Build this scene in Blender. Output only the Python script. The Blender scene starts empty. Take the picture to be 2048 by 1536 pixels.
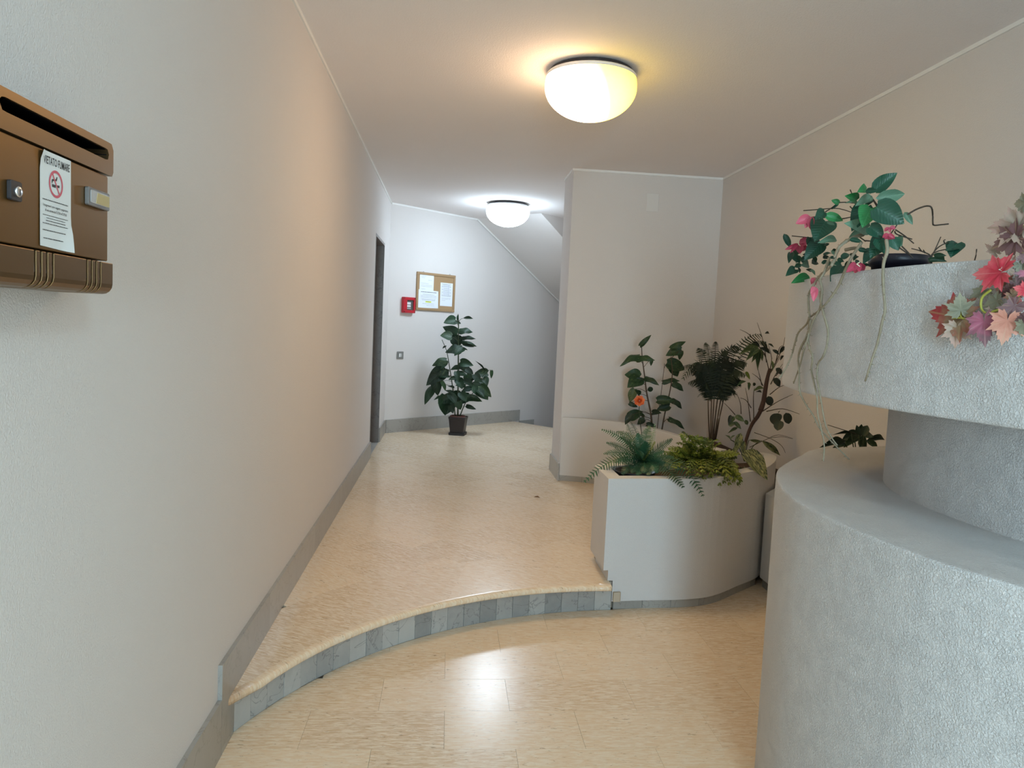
import bpy, math, random
from mathutils import Vector, Matrix

random.seed(11)
SC = bpy.context.scene
COL = SC.collection
V = Vector

# ------------------------------------------------------------------ camera
CAM = V((0.0, 0.0, 1.424))
FPX, CX, CY = 1500.0, 1024.0, 768.0
_p = V((899 - CX, 647 - CY, FPX))
_n = _p.cross(V((1.0, 0.0458, 0.0))).normalized()
if _n.y > 0:
    _n = -_n
_fw = _p.normalized()
_rt = _fw.cross(_n)
if _rt.x < 0:
    _rt = -_rt
R = Matrix((_rt, _fw, _n))            # image axes (x right, y down, z forward) -> world
cam_data = bpy.data.cameras.new('camera')
cam_data.sensor_width = 36.0
cam_data.lens = FPX / 2048 * 36.0
cam_data.clip_start = 0.02
cam = bpy.data.objects.new('camera', cam_data)
COL.objects.link(cam)
rx, ry, rz = R @ V((1, 0, 0)), R @ V((0, -1, 0)), R @ V((0, 0, -1))
M = Matrix((rx, ry, rz)).transposed().to_4x4()
M.translation = CAM
cam.matrix_world = M
SC.camera = cam

# ------------------------------------------------------------------ light and exposure
SC.view_settings.view_transform = 'Standard'
SC.view_settings.look = 'None'
SC.view_settings.gamma = 1.0
SC.view_settings.use_curve_mapping = False
SC.view_settings.exposure = 1.30
world = bpy.data.worlds.new('world')
SC.world = world
world.use_nodes = True
world.node_tree.nodes['Background'].inputs[0].default_value = (0.72, 0.86, 1.0, 1)
world.node_tree.nodes['Background'].inputs[1].default_value = 0.6
SC.cycles.max_bounces = 8
SC.cycles.diffuse_bounces = 6
SC.cycles.glossy_bounces = 3
SC.cycles.sample_clamp_indirect = 6.0
SC.cycles.use_denoising = True

DAY_W = 84.0                          # daylight through the entrance behind the viewer
dl = bpy.data.lights.new('entrance_daylight', 'AREA')
dl.shape = 'RECTANGLE'
dl.size, dl.size_y = 0.8, 1.5
dl.energy = DAY_W
dl.color = (0.57, 0.83, 1.0)
dlo = bpy.data.objects.new('entrance_daylight', dl)
COL.objects.link(dlo)
dlo.matrix_world = Matrix(((-1, 0, 0, 0.02), (0, 0, -1, -4.42), (0, -1, 0, 1.48), (0, 0, 0, 1)))
LAMP1, LAMP2, LAMP3 = 17.0, 22.0, 11.0   # radiance of the ceiling globes (the third hangs behind the viewer)

# ------------------------------------------------------------------ tracing helpers
def ray(x, y):
    return R @ V((x - CX, y - CY, FPX))
def on_y(x, y, Y):
    d = ray(x, y); return CAM + d * (Y / d.y)
def on_x(x, y, X):
    d = ray(x, y); return CAM + d * (X / d.x)
def on_z(x, y, Z):
    d = ray(x, y); return CAM + d * ((Z - CAM.z) / d.z)
def crop(x0, y0, s):
    return lambda a, b: (x0 + a / s, y0 + b / s)

# ------------------------------------------------------------------ object helpers
def wloc(o):
    l = V((0, 0, 0))
    while o is not None:
        l = l + o.location; o = o.parent
    return l
def link(name, me, mat=None, parent=None):
    o = bpy.data.objects.new(name, me)
    COL.objects.link(o)
    if mat is not None and not me.materials:
        me.materials.append(mat)
    if parent is not None:
        o.parent = parent
    return o
def mesh(name, verts, faces, mat, parent=None, smooth=False):
    off = wloc(parent) if parent is not None else V((0, 0, 0))
    me = bpy.data.meshes.new(name)
    me.from_pydata([tuple(V(v) - off) for v in verts], [], faces)
    me.validate(); me.update()
    if smooth:
        me.polygons.foreach_set('use_smooth', [True] * len(me.polygons))
    return link(name, me, mat, parent)
def bevel(o, w=0.003, seg=2, ang=40):
    m = o.modifiers.new('bevel', 'BEVEL')
    m.width = w; m.segments = seg; m.limit_method = 'ANGLE'; m.angle_limit = math.radians(ang)
    m.harden_normals = False
    return o
def tag(o, label=None, cat=None, group=None, kind=None):
    if label: o['label'] = label
    if cat: o['category'] = cat
    if group: o['group'] = group
    if kind: o['kind'] = kind
    return o
def empty(name, loc, label=None, cat=None, group=None):
    o = bpy.data.objects.new(name, None)
    o.empty_display_size = 0.05
    COL.objects.link(o); o.location = loc
    return tag(o, label, cat, group)
class MB:
    """collects shapes for one mesh, optionally in a local frame (o, ax, ay, az)"""
    def __init__(s, o=(0, 0, 0), ax=(1, 0, 0), ay=(0, 1, 0), az=(0, 0, 1)):
        s.v, s.f = [], []
        s.o, s.a = V(o), (V(ax), V(ay), V(az))
    def p(s, q):
        return s.o + s.a[0] * q[0] + s.a[1] * q[1] + s.a[2] * q[2]
    def add(s, vs, fs):
        b = len(s.v)
        s.v += [s.p(q) for q in vs]
        flip = s.a[0].cross(s.a[1]).dot(s.a[2]) < 0
        s.f += [tuple(i + b for i in (f[::-1] if flip else f)) for f in fs]
        return s
    def box(s, x0, x1, y0, y1, z0, z1):
        return s.add([(x0, y0, z0), (x1, y0, z0), (x1, y1, z0), (x0, y1, z0), (x0, y0, z1), (x1, y0, z1), (x1, y1, z1), (x0, y1, z1)],
                     [(3, 2, 1, 0), (4, 5, 6, 7), (0, 1, 5, 4), (1, 2, 6, 5), (2, 3, 7, 6), (3, 0, 4, 7)])
    def prism(s, poly, z0, z1):
        n = len(poly)
        area = sum(poly[i][0] * poly[(i + 1) % n][1] - poly[(i + 1) % n][0] * poly[i][1] for i in range(n))
        if area < 0: poly = poly[::-1]
        return s.add([(x, y, z0) for x, y in poly] + [(x, y, z1) for x, y in poly],
                     [tuple(range(n - 1, -1, -1)), tuple(range(n, 2 * n))] + [(i, (i + 1) % n, n + (i + 1) % n, n + i) for i in range(n)])
    def lathe(s, prof, n=32, caps=False):
        vs, fs = [], []
        for r, z in prof:
            for k in range(n):
                a = 2 * math.pi * k / n
                vs.append((r * math.cos(a), r * math.sin(a), z))
        for i in range(len(prof) - 1):
            for k in range(n):
                fs.append((i * n + k, i * n + (k + 1) % n, (i + 1) * n + (k + 1) % n, (i + 1) * n + k))
        if caps:
            fs.append(tuple(range(n - 1, -1, -1)))
            fs.append(tuple((len(prof) - 1) * n + k for k in range(n)))
        return s.add(vs, fs)
    def tube(s, pts, r0, r1=None, n=6):
        r1 = r0 if r1 is None else r1
        pts = [V(q) for q in pts]
        vs, fs = [], []
        up = V((0.31, 0.17, 0.93))
        for i, q in enumerate(pts):
            t = (pts[min(i + 1, len(pts) - 1)] - pts[max(i - 1, 0)]).normalized()
            a = t.cross(up)
            if a.length < 1e-3: a = t.cross(V((1, 0, 0)))
            a.normalize(); b = t.cross(a)
            r = r0 + (r1 - r0) * i / max(1, len(pts) - 1)
            for k in range(n):
                g = 2 * math.pi * k / n
                vs.append(q + a * (r * math.cos(g)) + b * (r * math.sin(g)))
        for i in range(len(pts) - 1):
            for k in range(n):
                fs.append((i * n + k, i * n + (k + 1) % n, (i + 1) * n + (k + 1) % n, (i + 1) * n + k))
        fs.append(tuple(range(n - 1, -1, -1))); fs.append(tuple((len(pts) - 1) * n + k for k in range(n)))
        return s.add(vs, fs)
    def build(s, name, mat, parent=None, smooth=False):
        return mesh(name, s.v, s.f, mat, parent, smooth)
def smooth_path(pts, k=6):
    pts = [V(p) for p in pts]
    if len(pts) < 3:
        return [pts[0].lerp(pts[-1], i / k) for i in range(k + 1)]
    out = []
    for i in range(len(pts) - 1):
        p0, p1, p2, p3 = pts[max(i - 1, 0)], pts[i], pts[i + 1], pts[min(i + 2, len(pts) - 1)]
        for j in range(k):
            t = j / k
            out.append(0.5 * ((2 * p1) + (p2 - p0) * t + (2 * p0 - 5 * p1 + 4 * p2 - p3) * t * t + (3 * p1 - p0 - 3 * p2 + p3) * t ** 3))
    out.append(pts[-1])
    return out
def smooth2(pts, k=5):
    return [(p.x, p.y) for p in smooth_path([(a, b, 0) for a, b in pts], k)]
def clip(subject, window):
    """Sutherland-Hodgman: the subject polygon inside a convex, counter-clockwise window"""
    out = subject
    for i in range(len(window)):
        a, b = window[i], window[(i + 1) % len(window)]
        side = lambda p: (b[0] - a[0]) * (p[1] - a[1]) - (b[1] - a[1]) * (p[0] - a[0])
        inp, out = out, []
        for j in range(len(inp)):
            p, q = inp[j - 1], inp[j]
            sp, sq = side(p), side(q)
            if (sp >= 0) != (sq >= 0):
                t = sp / (sp - sq)
                out.append((p[0] + (q[0] - p[0]) * t, p[1] + (q[1] - p[1]) * t))
            if sq >= 0: out.append(q)
        if not out: return []
    res = []
    for p in out:
        if not res or math.hypot(p[0] - res[-1][0], p[1] - res[-1][1]) > 1e-4: res.append(p)
    if len(res) > 1 and math.hypot(res[0][0] - res[-1][0], res[0][1] - res[-1][1]) < 1e-4: res.pop()
    return res
def area2(poly):
    return 0.5 * sum(poly[i][0] * poly[(i + 1) % len(poly)][1] - poly[(i + 1) % len(poly)][0] * poly[i][1] for i in range(len(poly)))
def inset(poly, d):
    """moves each edge of a counter-clockwise polygon inwards by d"""
    n, out = len(poly), []
    for i in range(n):
        a, b, c = V((*poly[i - 1], 0)), V((*poly[i], 0)), V((*poly[(i + 1) % n], 0))
        e1, e2 = (b - a).normalized(), (c - b).normalized()
        n1, n2 = V((-e1.y, e1.x, 0)), V((-e2.y, e2.x, 0))
        m = n1 + n2
        if m.length < 1e-6: m = n1
        m.normalize()
        k = d / max(0.4, m.dot(n1))
        out.append((b.x + m.x * k, b.y + m.y * k))
    def edge_dist(p):
        best = 1e9
        for i in range(n):
            a, c = poly[i - 1], poly[i]
            dx, dy = c[0] - a[0], c[1] - a[1]
            t = max(0.0, min(1.0, ((p[0] - a[0]) * dx + (p[1] - a[1]) * dy) / max(1e-12, dx * dx + dy * dy)))
            best = min(best, math.hypot(p[0] - a[0] - t * dx, p[1] - a[1] - t * dy))
        return best
    good = [edge_dist(p) > 0.93 * d for p in out]      # points that would cross a tight corner fall back on a neighbour
    if any(good):
        for i in range(n):
            if not good[i]:
                j = min((j for j in range(n) if good[j]), key=lambda j: min(abs(i - j), n - abs(i - j)))
                out[i] = out[j]
    return out
def ccw(poly):
    return poly if area2(poly) > 0 else poly[::-1]

# ------------------------------------------------------------------ materials
class NT:
    def __init__(s, name):
        s.m = bpy.data.materials.new(name); s.m.use_nodes = True
        s.t = s.m.node_tree; s.b = s.t.nodes['Principled BSDF']
        s.tc = s.t.nodes.new('ShaderNodeTexCoord')
    def n(s, ty, **kw):
        o = s.t.nodes.new('ShaderNode' + ty)
        for k, v in kw.items():
            if k in o.inputs: s.set(o, k, v)
            else: setattr(o, k, v)
        return o
    def set(s, o, k, v):
        if hasattr(v, 'is_output') or isinstance(v, bpy.types.NodeSocket): s.t.links.new(v, o.inputs[k])
        else: o.inputs[k].default_value = v
    def mapped(s, scale=(1, 1, 1), rot=(0, 0, 0), out='Object', loc=None):
        m = s.n('Mapping'); s.t.links.new(s.tc.outputs[out], m.inputs[0])
        m.inputs['Scale'].default_value = scale; m.inputs['Rotation'].default_value = rot
        if loc is not None: s.set(m, 'Location', loc)
        return m.outputs[0]
    def noise(s, vec, scale, detail=3, rough=0.55, dist=0.0):
        o = s.n('TexNoise'); s.t.links.new(vec, o.inputs['Vector'])
        o.inputs['Scale'].default_value = scale; o.inputs['Detail'].default_value = detail
        o.inputs['Roughness'].default_value = rough; o.inputs['Distortion'].default_value = dist
        return o.outputs['Fac']
    def ramp(s, fac, stops):
        o = s.n('ValToRGB'); s.t.links.new(fac, o.inputs[0])
        e = o.color_ramp.elements
        while len(e) < len(stops): e.new(0.5)
        for i, (p, c) in enumerate(stops):
            e[i].position = p; e[i].color = (c, c, c, 1) if not hasattr(c, '__len__') else (*c[:3], 1)
        return o.outputs[0]
    def mix(s, fac, a, b, mode='MIX'):
        o = s.n('Mix', data_type='RGBA', blend_type=mode)
        for i, v in ((0, fac), (6, a), (7, b)):
            if isinstance(v, bpy.types.NodeSocket): s.t.links.new(v, o.inputs[i])
            elif i == 0: o.inputs[0].default_value = v
            else: o.inputs[i].default_value = (*v[:3], 1)
        return o.outputs[2]
    def math(s, op, a, b=0.0):
        o = s.n('Math', operation=op)
        for i, v in ((0, a), (1, b)):
            if isinstance(v, bpy.types.NodeSocket): s.t.links.new(v, o.inputs[i])
            else: o.inputs[i].default_value = v
        return o.outputs[0]
    def rand(s):
        return s.n('ObjectInfo').outputs['Random']
    def bump(s, h, strength=0.5, dist=0.002):
        o = s.n('Bump'); s.t.links.new(h, o.inputs['Height'])
        o.inputs['Strength'].default_value = strength; o.inputs['Distance'].default_value = dist
        s.t.links.new(o.outputs[0], s.b.inputs['Normal'])
    def out(s, col=None, rough=0.5, metal=0.0, spec=0.5):
        if isinstance(col, bpy.types.NodeSocket): s.t.links.new(col, s.b.inputs['Base Color'])
        elif col is not None: s.b.inputs['Base Color'].default_value = (*col, 1)
        if isinstance(rough, bpy.types.NodeSocket): s.t.links.new(rough, s.b.inputs['Roughness'])
        else: s.b.inputs['Roughness'].default_value = rough
        s.b.inputs['Metallic'].default_value = metal
        s.b.inputs['Specular IOR Level'].default_value = spec
        return s.m
def plain(name, col, rough=0.5, metal=0.0, spec=0.5):
    return NT(name).out(col, rough, metal, spec)
def plaster(name, col, scale, dist, strength, flat=False, mott=0.04):
    t = NT(name)
    v = t.mapped()
    a = t.noise(v, scale, 4, 0.6, 0.4)
    if flat:
        h = t.ramp(a, [(0.36, 0.0), (0.62, 1.0)])
        big = t.ramp(t.noise(v, scale * 0.12, 2), [(0.40, 0.7), (0.6, 1.0)])
        h = t.math('MULTIPLY', h, big)
    else:
        h = a
    t.bump(h, strength, dist)
    dark = tuple(c * (1 - mott) for c in col)
    c = t.mix(t.noise(v, 2.2, 4), dark, col)
    return t.out(c, 0.92, 0, 0.15)
WALL = plaster('wall_plaster', (0.75, 0.712, 0.688), 250, 0.003, 0.8)
CEILM = plaster('ceiling_plaster', (0.88, 0.84, 0.83), 150, 0.004, 0.7)
STUCCO = plaster('coarse_stucco', (0.72, 0.705, 0.695), 215, 0.0034, 0.9, True)
STUCCO_FINE = plaster('fine_stucco', (0.70, 0.685, 0.672), 240, 0.0032, 0.85)
TRIM = plain('trim_paint', (0.85, 0.84, 0.82), 0.6)
def floor_marble(name, along):
    t = NT(name)
    r = t.rand()
    off = t.n('CombineXYZ'); t.set(off, 'X', t.math('MULTIPLY', r, 37.0)); t.set(off, 'Y', t.math('MULTIPLY', r, 91.0))
    rot = t.mapped((1, 1, 1), (0, 0, along))
    mp = t.n('Mapping'); t.t.links.new(rot, mp.inputs[0]); t.t.links.new(off.outputs[0], mp.inputs['Location'])
    mp.inputs['Scale'].default_value = (9, 46, 9)
    fl = t.noise(mp.outputs[0], 2.2, 5, 0.62, 0.8)
    mp2 = t.n('Mapping'); t.t.links.new(rot, mp2.inputs[0]); t.t.links.new(off.outputs[0], mp2.inputs['Location'])
    mp2.inputs['Scale'].default_value = (16, 60, 16)
    fd = t.noise(mp2.outputs[0], 1.7, 4, 0.6, 1.2)
    base = t.ramp(r, [(0.0, (0.69, 0.505, 0.325)), (0.35, (0.78, 0.59, 0.395)), (0.7, (0.81, 0.625, 0.425)), (1.0, (0.73, 0.54, 0.35))])
    c = t.mix(t.ramp(fl, [(0.42, 0.0), (0.60, 0.9)]), base, (0.85, 0.73, 0.57))
    c = t.mix(t.ramp(fd, [(0.62, 0.0), (0.70, 0.75)]), c, (0.38, 0.255, 0.15))
    return t.out(c, t.ramp(fl, [(0.3, 0.20), (0.7, 0.27)]), 0, 0.5)
TILE_LOW = floor_marble('beige_marble_across', 0.0)
TILE_UP = floor_marble('beige_marble_diagonal', math.radians(43))
def grey_marble(name, a, b, vein, sx=1.0):
    t = NT(name)
    r = t.rand()
    off = t.n('CombineXYZ'); t.set(off, 'X', t.math('MULTIPLY', r, 53.0)); t.set(off, 'Z', t.math('MULTIPLY', r, 17.0))
    mp = t.n('Mapping'); t.t.links.new(t.tc.outputs['Object'], mp.inputs[0]); t.t.links.new(off.outputs[0], mp.inputs['Location'])
    mp.inputs['Scale'].default_value = (sx, sx, 1)
    cl = t.noise(mp.outputs[0], 14, 5, 0.6, 0.6)
    base = t.mix(t.ramp(t.math('ADD', t.math('MULTIPLY', cl, 0.45), t.math('MULTIPLY', r, 0.62)), [(0.2, 0.0), (0.8, 1.0)]), a, b)
    vn = t.math('ABSOLUTE', t.math('SUBTRACT', t.noise(mp.outputs[0], 6, 4, 0.6, 0.7), 0.5))
    c = t.mix(t.ramp(vn, [(0.0, 0.6), (0.012, 0.0)]), base, vein)
    return t.out(c, 0.32, 0, 0.5)
GREYM = grey_marble('grey_marble', (0.30, 0.285, 0.26), (0.40, 0.385, 0.355), (0.22, 0.20, 0.18))
RISERM = grey_marble('grey_riser_marble', (0.26, 0.265, 0.26), (0.47, 0.465, 0.44), (0.13, 0.13, 0.13))
JAMBM = grey_marble('dark_jamb_marble', (0.155, 0.13, 0.115), (0.22, 0.195, 0.175), (0.06, 0.05, 0.045))
NOSEM = floor_marble('nosing_marble', 0.5)
BLACKP = plain('black_plastic', (0.018, 0.017, 0.02), 0.45)
SOIL = plaster('soil', (0.09, 0.06, 0.045), 60, 0.01, 1.0)
WHITEP = plain('white_paper', (0.80, 0.83, 0.86), 0.7)
INK = plain('print_ink', (0.05, 0.05, 0.055), 0.7)
GREYINK = plain('grey_print_ink', (0.36, 0.37, 0.40), 0.7)
REDINK = plain('red_print_ink', (0.62, 0.12, 0.16), 0.7)
# ------------------------------------------------------------------ the setting
XL, XR, ZC, ZU = -0.693, 2.215, 2.729, 0.154
YB, YP, YP2, XP = -4.2, 6.17, 6.62, 0.96
DIR = V((0.734, 0.679, 0.0)).normalized()      # along the far wall
NRM = V((DIR.y, -DIR.x, 0.0))                  # out of the far wall, towards the viewer
FAR = V((XL, 8.505, 0.0))                      # corner of left and far wall
def far(u, out=0.0, z=0.0):
    return FAR + DIR * u + NRM * out + V((0, 0, z))
def struct(o):
    o['kind'] = 'structure'; return o

# left wall with the lift opening
OY0, OY1, OZ = 6.95, 7.86, 2.21
b = MB()
b.box(XL - 0.25, XL, YB, OY0, -0.05, ZC)
b.box(XL - 0.25, XL, OY1, 8.9, -0.05, ZC)
b.box(XL - 0.25, XL, OY0, OY1, OZ, ZC)
wall_left = struct(b.build('wall_left', WALL))
# far wall, right wall, pillar wall, back wall
b = MB(FAR - DIR * 0.3, DIR, -NRM, (0, 0, 1)); b.box(0, 6.2, 0, 0.2, -2.6, ZC)
wall_far = struct(b.build('wall_far', WALL))
b = MB(); b.box(XR, XR + 0.2, YB, YP2, -0.05, ZC); b.box(2.75, 2.95, YP2, 11.8, -2.6, ZC)
wall_right = struct(b.build('wall_right', WALL))
b = MB(); b.box(XP, 2.75, YP, YP2, -0.05, ZC)
wall_pillar = struct(b.build('wall_pillar', WALL))
DX0, DX1, DZ = -0.40, 0.44, 2.25                    # entrance opening behind the viewer
b = MB()
b.box(XL - 0.25, DX0, YB - 0.12, YB, -0.05, ZC); b.box(DX1, XR + 0.2, YB - 0.12, YB, -0.05, ZC); b.box(DX0, DX1, YB - 0.12, YB, DZ, ZC)
wall_back = struct(b.build('wall_back', WALL))
b = MB()
b.box(DX0 - 0.05, DX0, YB - 0.13, YB + 0.01, 0, DZ + 0.05); b.box(DX1, DX1 + 0.05, YB - 0.13, YB + 0.01, 0, DZ + 0.05); b.box(DX0, DX1, YB - 0.13, YB + 0.01, DZ, DZ + 0.05)
struct(b.build('door_2', plain('bronze_frame', (0.10, 0.07, 0.05), 0.4, 0.6)))
b = MB(); b.box(XL - 0.25, 2.95, YB - 0.12, 12.6, ZC, ZC + 0.12)
ceiling = struct(b.build('ceiling', CEILM))

# lift opening: marble lined reveal and a steel door at its back
door1 = struct(empty('door_1', (XL, OY1, ZU)))
b = MB(); b.box(XL - 0.24, XL + 0.002, OY1 - 0.025, OY1, ZU, OZ); b.build('far_jamb', JAMBM, door1)
b = MB(); b.box(XL - 0.24, XL + 0.002, OY0, OY0 + 0.025, ZU, OZ); b.build('near_jamb', JAMBM, door1)
b = MB(); b.box(XL - 0.24, XL + 0.002, OY0 + 0.025, OY1 - 0.025, OZ - 0.025, OZ); b.build('lintel', JAMBM, door1)
b = MB(); b.box(XL - 0.25, XL + 0.0, OY0, OY1, 0.0, ZU - 0.0005); b.build('threshold', GREYM, door1)
b = MB(); b.box(XL - 0.25, XL - 0.2, OY0 + 0.025, OY1 - 0.025, ZU, OZ - 0.025); b.build('door_panel', plain('lift_door_steel', (0.3, 0.3, 0.31), 0.35, 0.8), door1)

# stair soffit, flight and spine wall
s0 = V((0.294, 9.403, 0)); SW = 1.03; SLOPE = 0.547
b = MB(s0, DIR, NRM, (0, 0, 1))
b.add([(0, 0, ZC), (0, SW, ZC), (3.6, 0, ZC), (3.6, SW, ZC), (3.6, 0, ZC - 3.6 * SLOPE), (3.6, SW, ZC - 3.6 * SLOPE)],
      [(0, 1, 3, 2), (0, 4, 5, 1), (0, 2, 4), (1, 5, 3), (2, 3, 5, 4)])
struct(b.build('ceiling_stair', WALL))
nos0 = V((0.9, 9.964, 0))
b = MB(nos0, DIR, NRM, (0, 0, 1)); b.box(0.0, 3.2, SW, SW + 0.12, -2.4, 1.55)
struct(b.build('wall_spine', WALL))
b = MB(nos0, DIR, NRM, (0, 0, 1)); b.box(3.2, 3.3, -0.1, SW + 0.2, -2.6, ZC)
struct(b.build('wall_stairwell', WALL))
stairs = struct(empty('floor_stair', nos0))
for k in range(9):
    b = MB(nos0, DIR, NRM, (0, 0, 1))
    zt = ZU - 0.17 * (k + 1)
    b.box(0.02 + 0.30 * k, 0.02 + 0.30 * (k + 1), 0.0, SW, zt - 0.3, zt)
    b.build('step', GREYM, stairs)

# curved step between the two floor levels (plan arcs measured on the riser, its nosing and the border joint)
def arc_y(c, r, x): return c[1] + math.sqrt(max(0.0, r * r - (x - c[0]) ** 2))
RC, RR = (1.0255, 1.8545), 1.834
NC, NR = (0.9083, 1.9733), 1.627
JC, JR = (0.8067, 2.3263), 1.750
def arc_pts(c, r, x0, x1, n):
    a0 = math.atan2(arc_y(c, r, x0) - c[1], x0 - c[0]); a1 = math.atan2(arc_y(c, r, x1) - c[1], x1 - c[0])
    return [(c[0] + r * math.cos(a0 + (a1 - a0) * i / n), c[1] + r * math.sin(a0 + (a1 - a0) * i / n)) for i in range(n + 1)]
riser = arc_pts(RC, RR, -0.68, 0.888, 24)
nose = [(-0.685, 2.445)] + arc_pts(NC, NR, -0.60, 0.86, 24)
joint = arc_pts(JC, JR, XL + 0.012, 0.86, 20)

# planter plans (counter-clockwise)
MID = ccw(smooth2([(0.826, 3.665), (1.05, 3.70), (1.28, 3.722), (1.45, 3.782), (1.65, 3.945), (1.82, 4.09), (1.97, 4.30), (2.075, 4.50), (2.10, 4.60)], 4)
          + smooth2([(2.06, 4.665), (1.90, 4.66), (1.70, 4.57), (1.45, 4.43), (1.2, 4.27), (1.0, 4.14), (0.865, 4.07), (0.826, 4.02)], 3))
midfront = smooth2([(0.888, 3.688), (1.094, 3.724), (1.328, 3.765), (1.50, 3.85), (1.677, 4.006), (1.814, 4.125), (1.97, 4.32), (2.1, 4.6)], 4)
midline = [(1.1, 3.95), (1.5, 4.2), (1.9, 4.5), (2.2, 4.62)]

# floors: a bed with every visible tile laid on it
low_region = ccw([(XL, 1.0), (XR, 1.0), (XR, 4.6)] + midfront[::-1] + riser[::-1])
up_region = ccw([(XL, joint[0][1])] + joint + midline + [(XR, 4.62), (XR, YP), (XP, YP), (XP, YP2), (2.75, YP2), (2.75, 8.25)]
                + [tuple((nos0 + NRM * SW).xy), tuple(nos0.xy)] + [(XL, 8.493)])
BED = plain('mortar_bed', (0.52, 0.43, 0.33), 0.8)
b = MB(); b.box(XL, XR, YB, 4.7, -0.06, -0.012)
floor = struct(b.build('floor', BED))
b = MB(); b.box(XL, XR, YB - 0.12, 1.0, -0.012, 0.0)
b.build('stone_slab', TILE_LOW, floor)
b = MB()
b.prism(ccw([(XL, 2.56)] + [(x, y) for x, y in arc_pts(RC, RR + 0.022, -0.66, 0.88, 20)] + midline + [(XR, 4.62), (XR, YP), (XP, YP), (XP, YP2), (2.75, YP2), (2.75, 8.25)]
        + [tuple((nos0 + NRM * SW).xy), tuple(nos0.xy)] + [(XL, 8.493)]), 0.0, ZU - 0.012)
floor_upper = struct(b.build('floor_upper', BED))
def lay(region, parent, mat, o, ang, L, W, r0, r1, c0, c1, z, shift, name='tile'):
    ca, sa = math.cos(ang), math.sin(ang)
    g = 0.0004
    for r in range(r0, r1):
        for c in range(c0, c1):
            u0 = c * L + (shift if r % 2 else 0.0); w0 = r * W
            q = [(u0 + g, w0 + g), (u0 + L - g, w0 + g), (u0 + L - g, w0 + W - g), (u0 + g, w0 + W - g)]
            win = [(o[0] + u * ca - w * sa, o[1] + u * sa + w * ca) for u, w in q]
            poly = clip(region, win)
            if len(poly) < 3 or abs(area2(poly)) < 4e-4: continue
            dz = random.uniform(-0.0003, 0.0003)
            cx = sum(p[0] for p in poly) / len(poly); cy = sum(p[1] for p in poly) / len(poly)
            m = MB(); m.prism([(x, y) for x, y in poly], z - 0.0125, z + dz)
            m.build(name, mat, parent)
lay(low_region, floor, TILE_LOW, (0.037, 2.422), 0.0, 0.483, 0.25, -6, 9, -3, 6, 0.0, -0.241)
ua = V((0.733, -0.680, 0)); ang = math.atan2(ua.y, ua.x)
# rows run along ua; the row coordinate is along (0.68, 0.733)
org = (0.680 * 2.70 + 0.733 * -3.2, 0.733 * 2.70 - 0.680 * -3.2)
lay(up_region, floor_upper, TILE_UP, org, ang, 0.485, 0.25, -3, 28, -14, 16, ZU, 0.245)
# border slabs between the joint and the nosing
nb = 4
for k in range(nb):
    i0, i1 = [0, 5, 12, 18, 20][k], [0, 5, 12, 18, 20][k + 1]
    j = joint[i0:i1 + 1]
    n0, n1 = [0, 7, 14, 20, 25][k], [0, 7, 14, 20, 25][k + 1]
    nn = [(x + 0.0, y + 0.035) for x, y in nose[n0:n1 + 1]]
    m = MB(); m.prism(ccw(j + nn[::-1]), ZU - 0.0125, ZU - 0.0002 + random.uniform(-0.0003, 0.0003)); m.build('border_slab', NOSEM, floor_upper)
# bull-nosed edge
prof = [(0.036, 0.0), (0.012, 0.0), (0.004, -0.004), (0.0, -0.012), (0.001, -0.022), (0.006, -0.028), (0.036, -0.029), (0.10, -0.029)]
def swept(path, prof, z):
    vs, fs, n = [], [], len(prof)
    for i, p in enumerate(path):
        a, c = path[max(i - 1, 0)], path[min(i + 1, len(path) - 1)]
        t = V((c[0] - a[0], c[1] - a[1], 0)).normalized(); inn = V((-t.y, t.x, 0))
        for d, dz in prof:
            vs.append((p[0] + inn.x * d, p[1] + inn.y * d, z + dz))
    for i in range(len(path) - 1):
        for k in range(n - 1):
            fs.append((i * n + k, i * n + k + 1, (i + 1) * n + k + 1, (i + 1) * n + k))
    fs.append(tuple(range(n))); fs.append(tuple((len(path) - 1) * n + k for k in range(n - 1, -1, -1)))
    return vs, fs
vs, fs = swept(nose, prof, ZU)
mesh('step_nosing', vs, fs, NOSEM, floor_upper, True)
# riser tiles
ntile = 23
ra = arc_pts(RC, RR, -0.68, 0.879, ntile * 2)
for k in range(ntile):
    seg = ra[2 * k:2 * k + 3]
    seg = [(seg[0][0] + (seg[1][0] - seg[0][0]) * 0.02, seg[0][1] + (seg[1][1] - seg[0][1]) * 0.02), seg[1], (seg[2][0] - (seg[2][0] - seg[1][0]) * 0.02, seg[2][1] - (seg[2][1] - seg[1][1]) * 0.02)]
    d = random.uniform(-0.0008, 0.0008)
    outer = [(RC[0] + (x - RC[0]) * (1 - d), RC[1] + (y - RC[1]) * (1 - d)) for x, y in seg]
    inner = [(RC[0] + (x - RC[0]) * 1.012, RC[1] + (y - RC[1]) * 1.012) for x, y in seg]
    inner = [(RC[0] + (x - RC[0]) * (1 + 0.011), RC[1] + (y - RC[1]) * (1 + 0.011)) for x, y in seg]
    m = MB(); m.prism(ccw(outer + inner[::-1]), 0.0005, ZU - 0.0285); m.build('riser_tile', RISERM, floor_upper)

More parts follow.
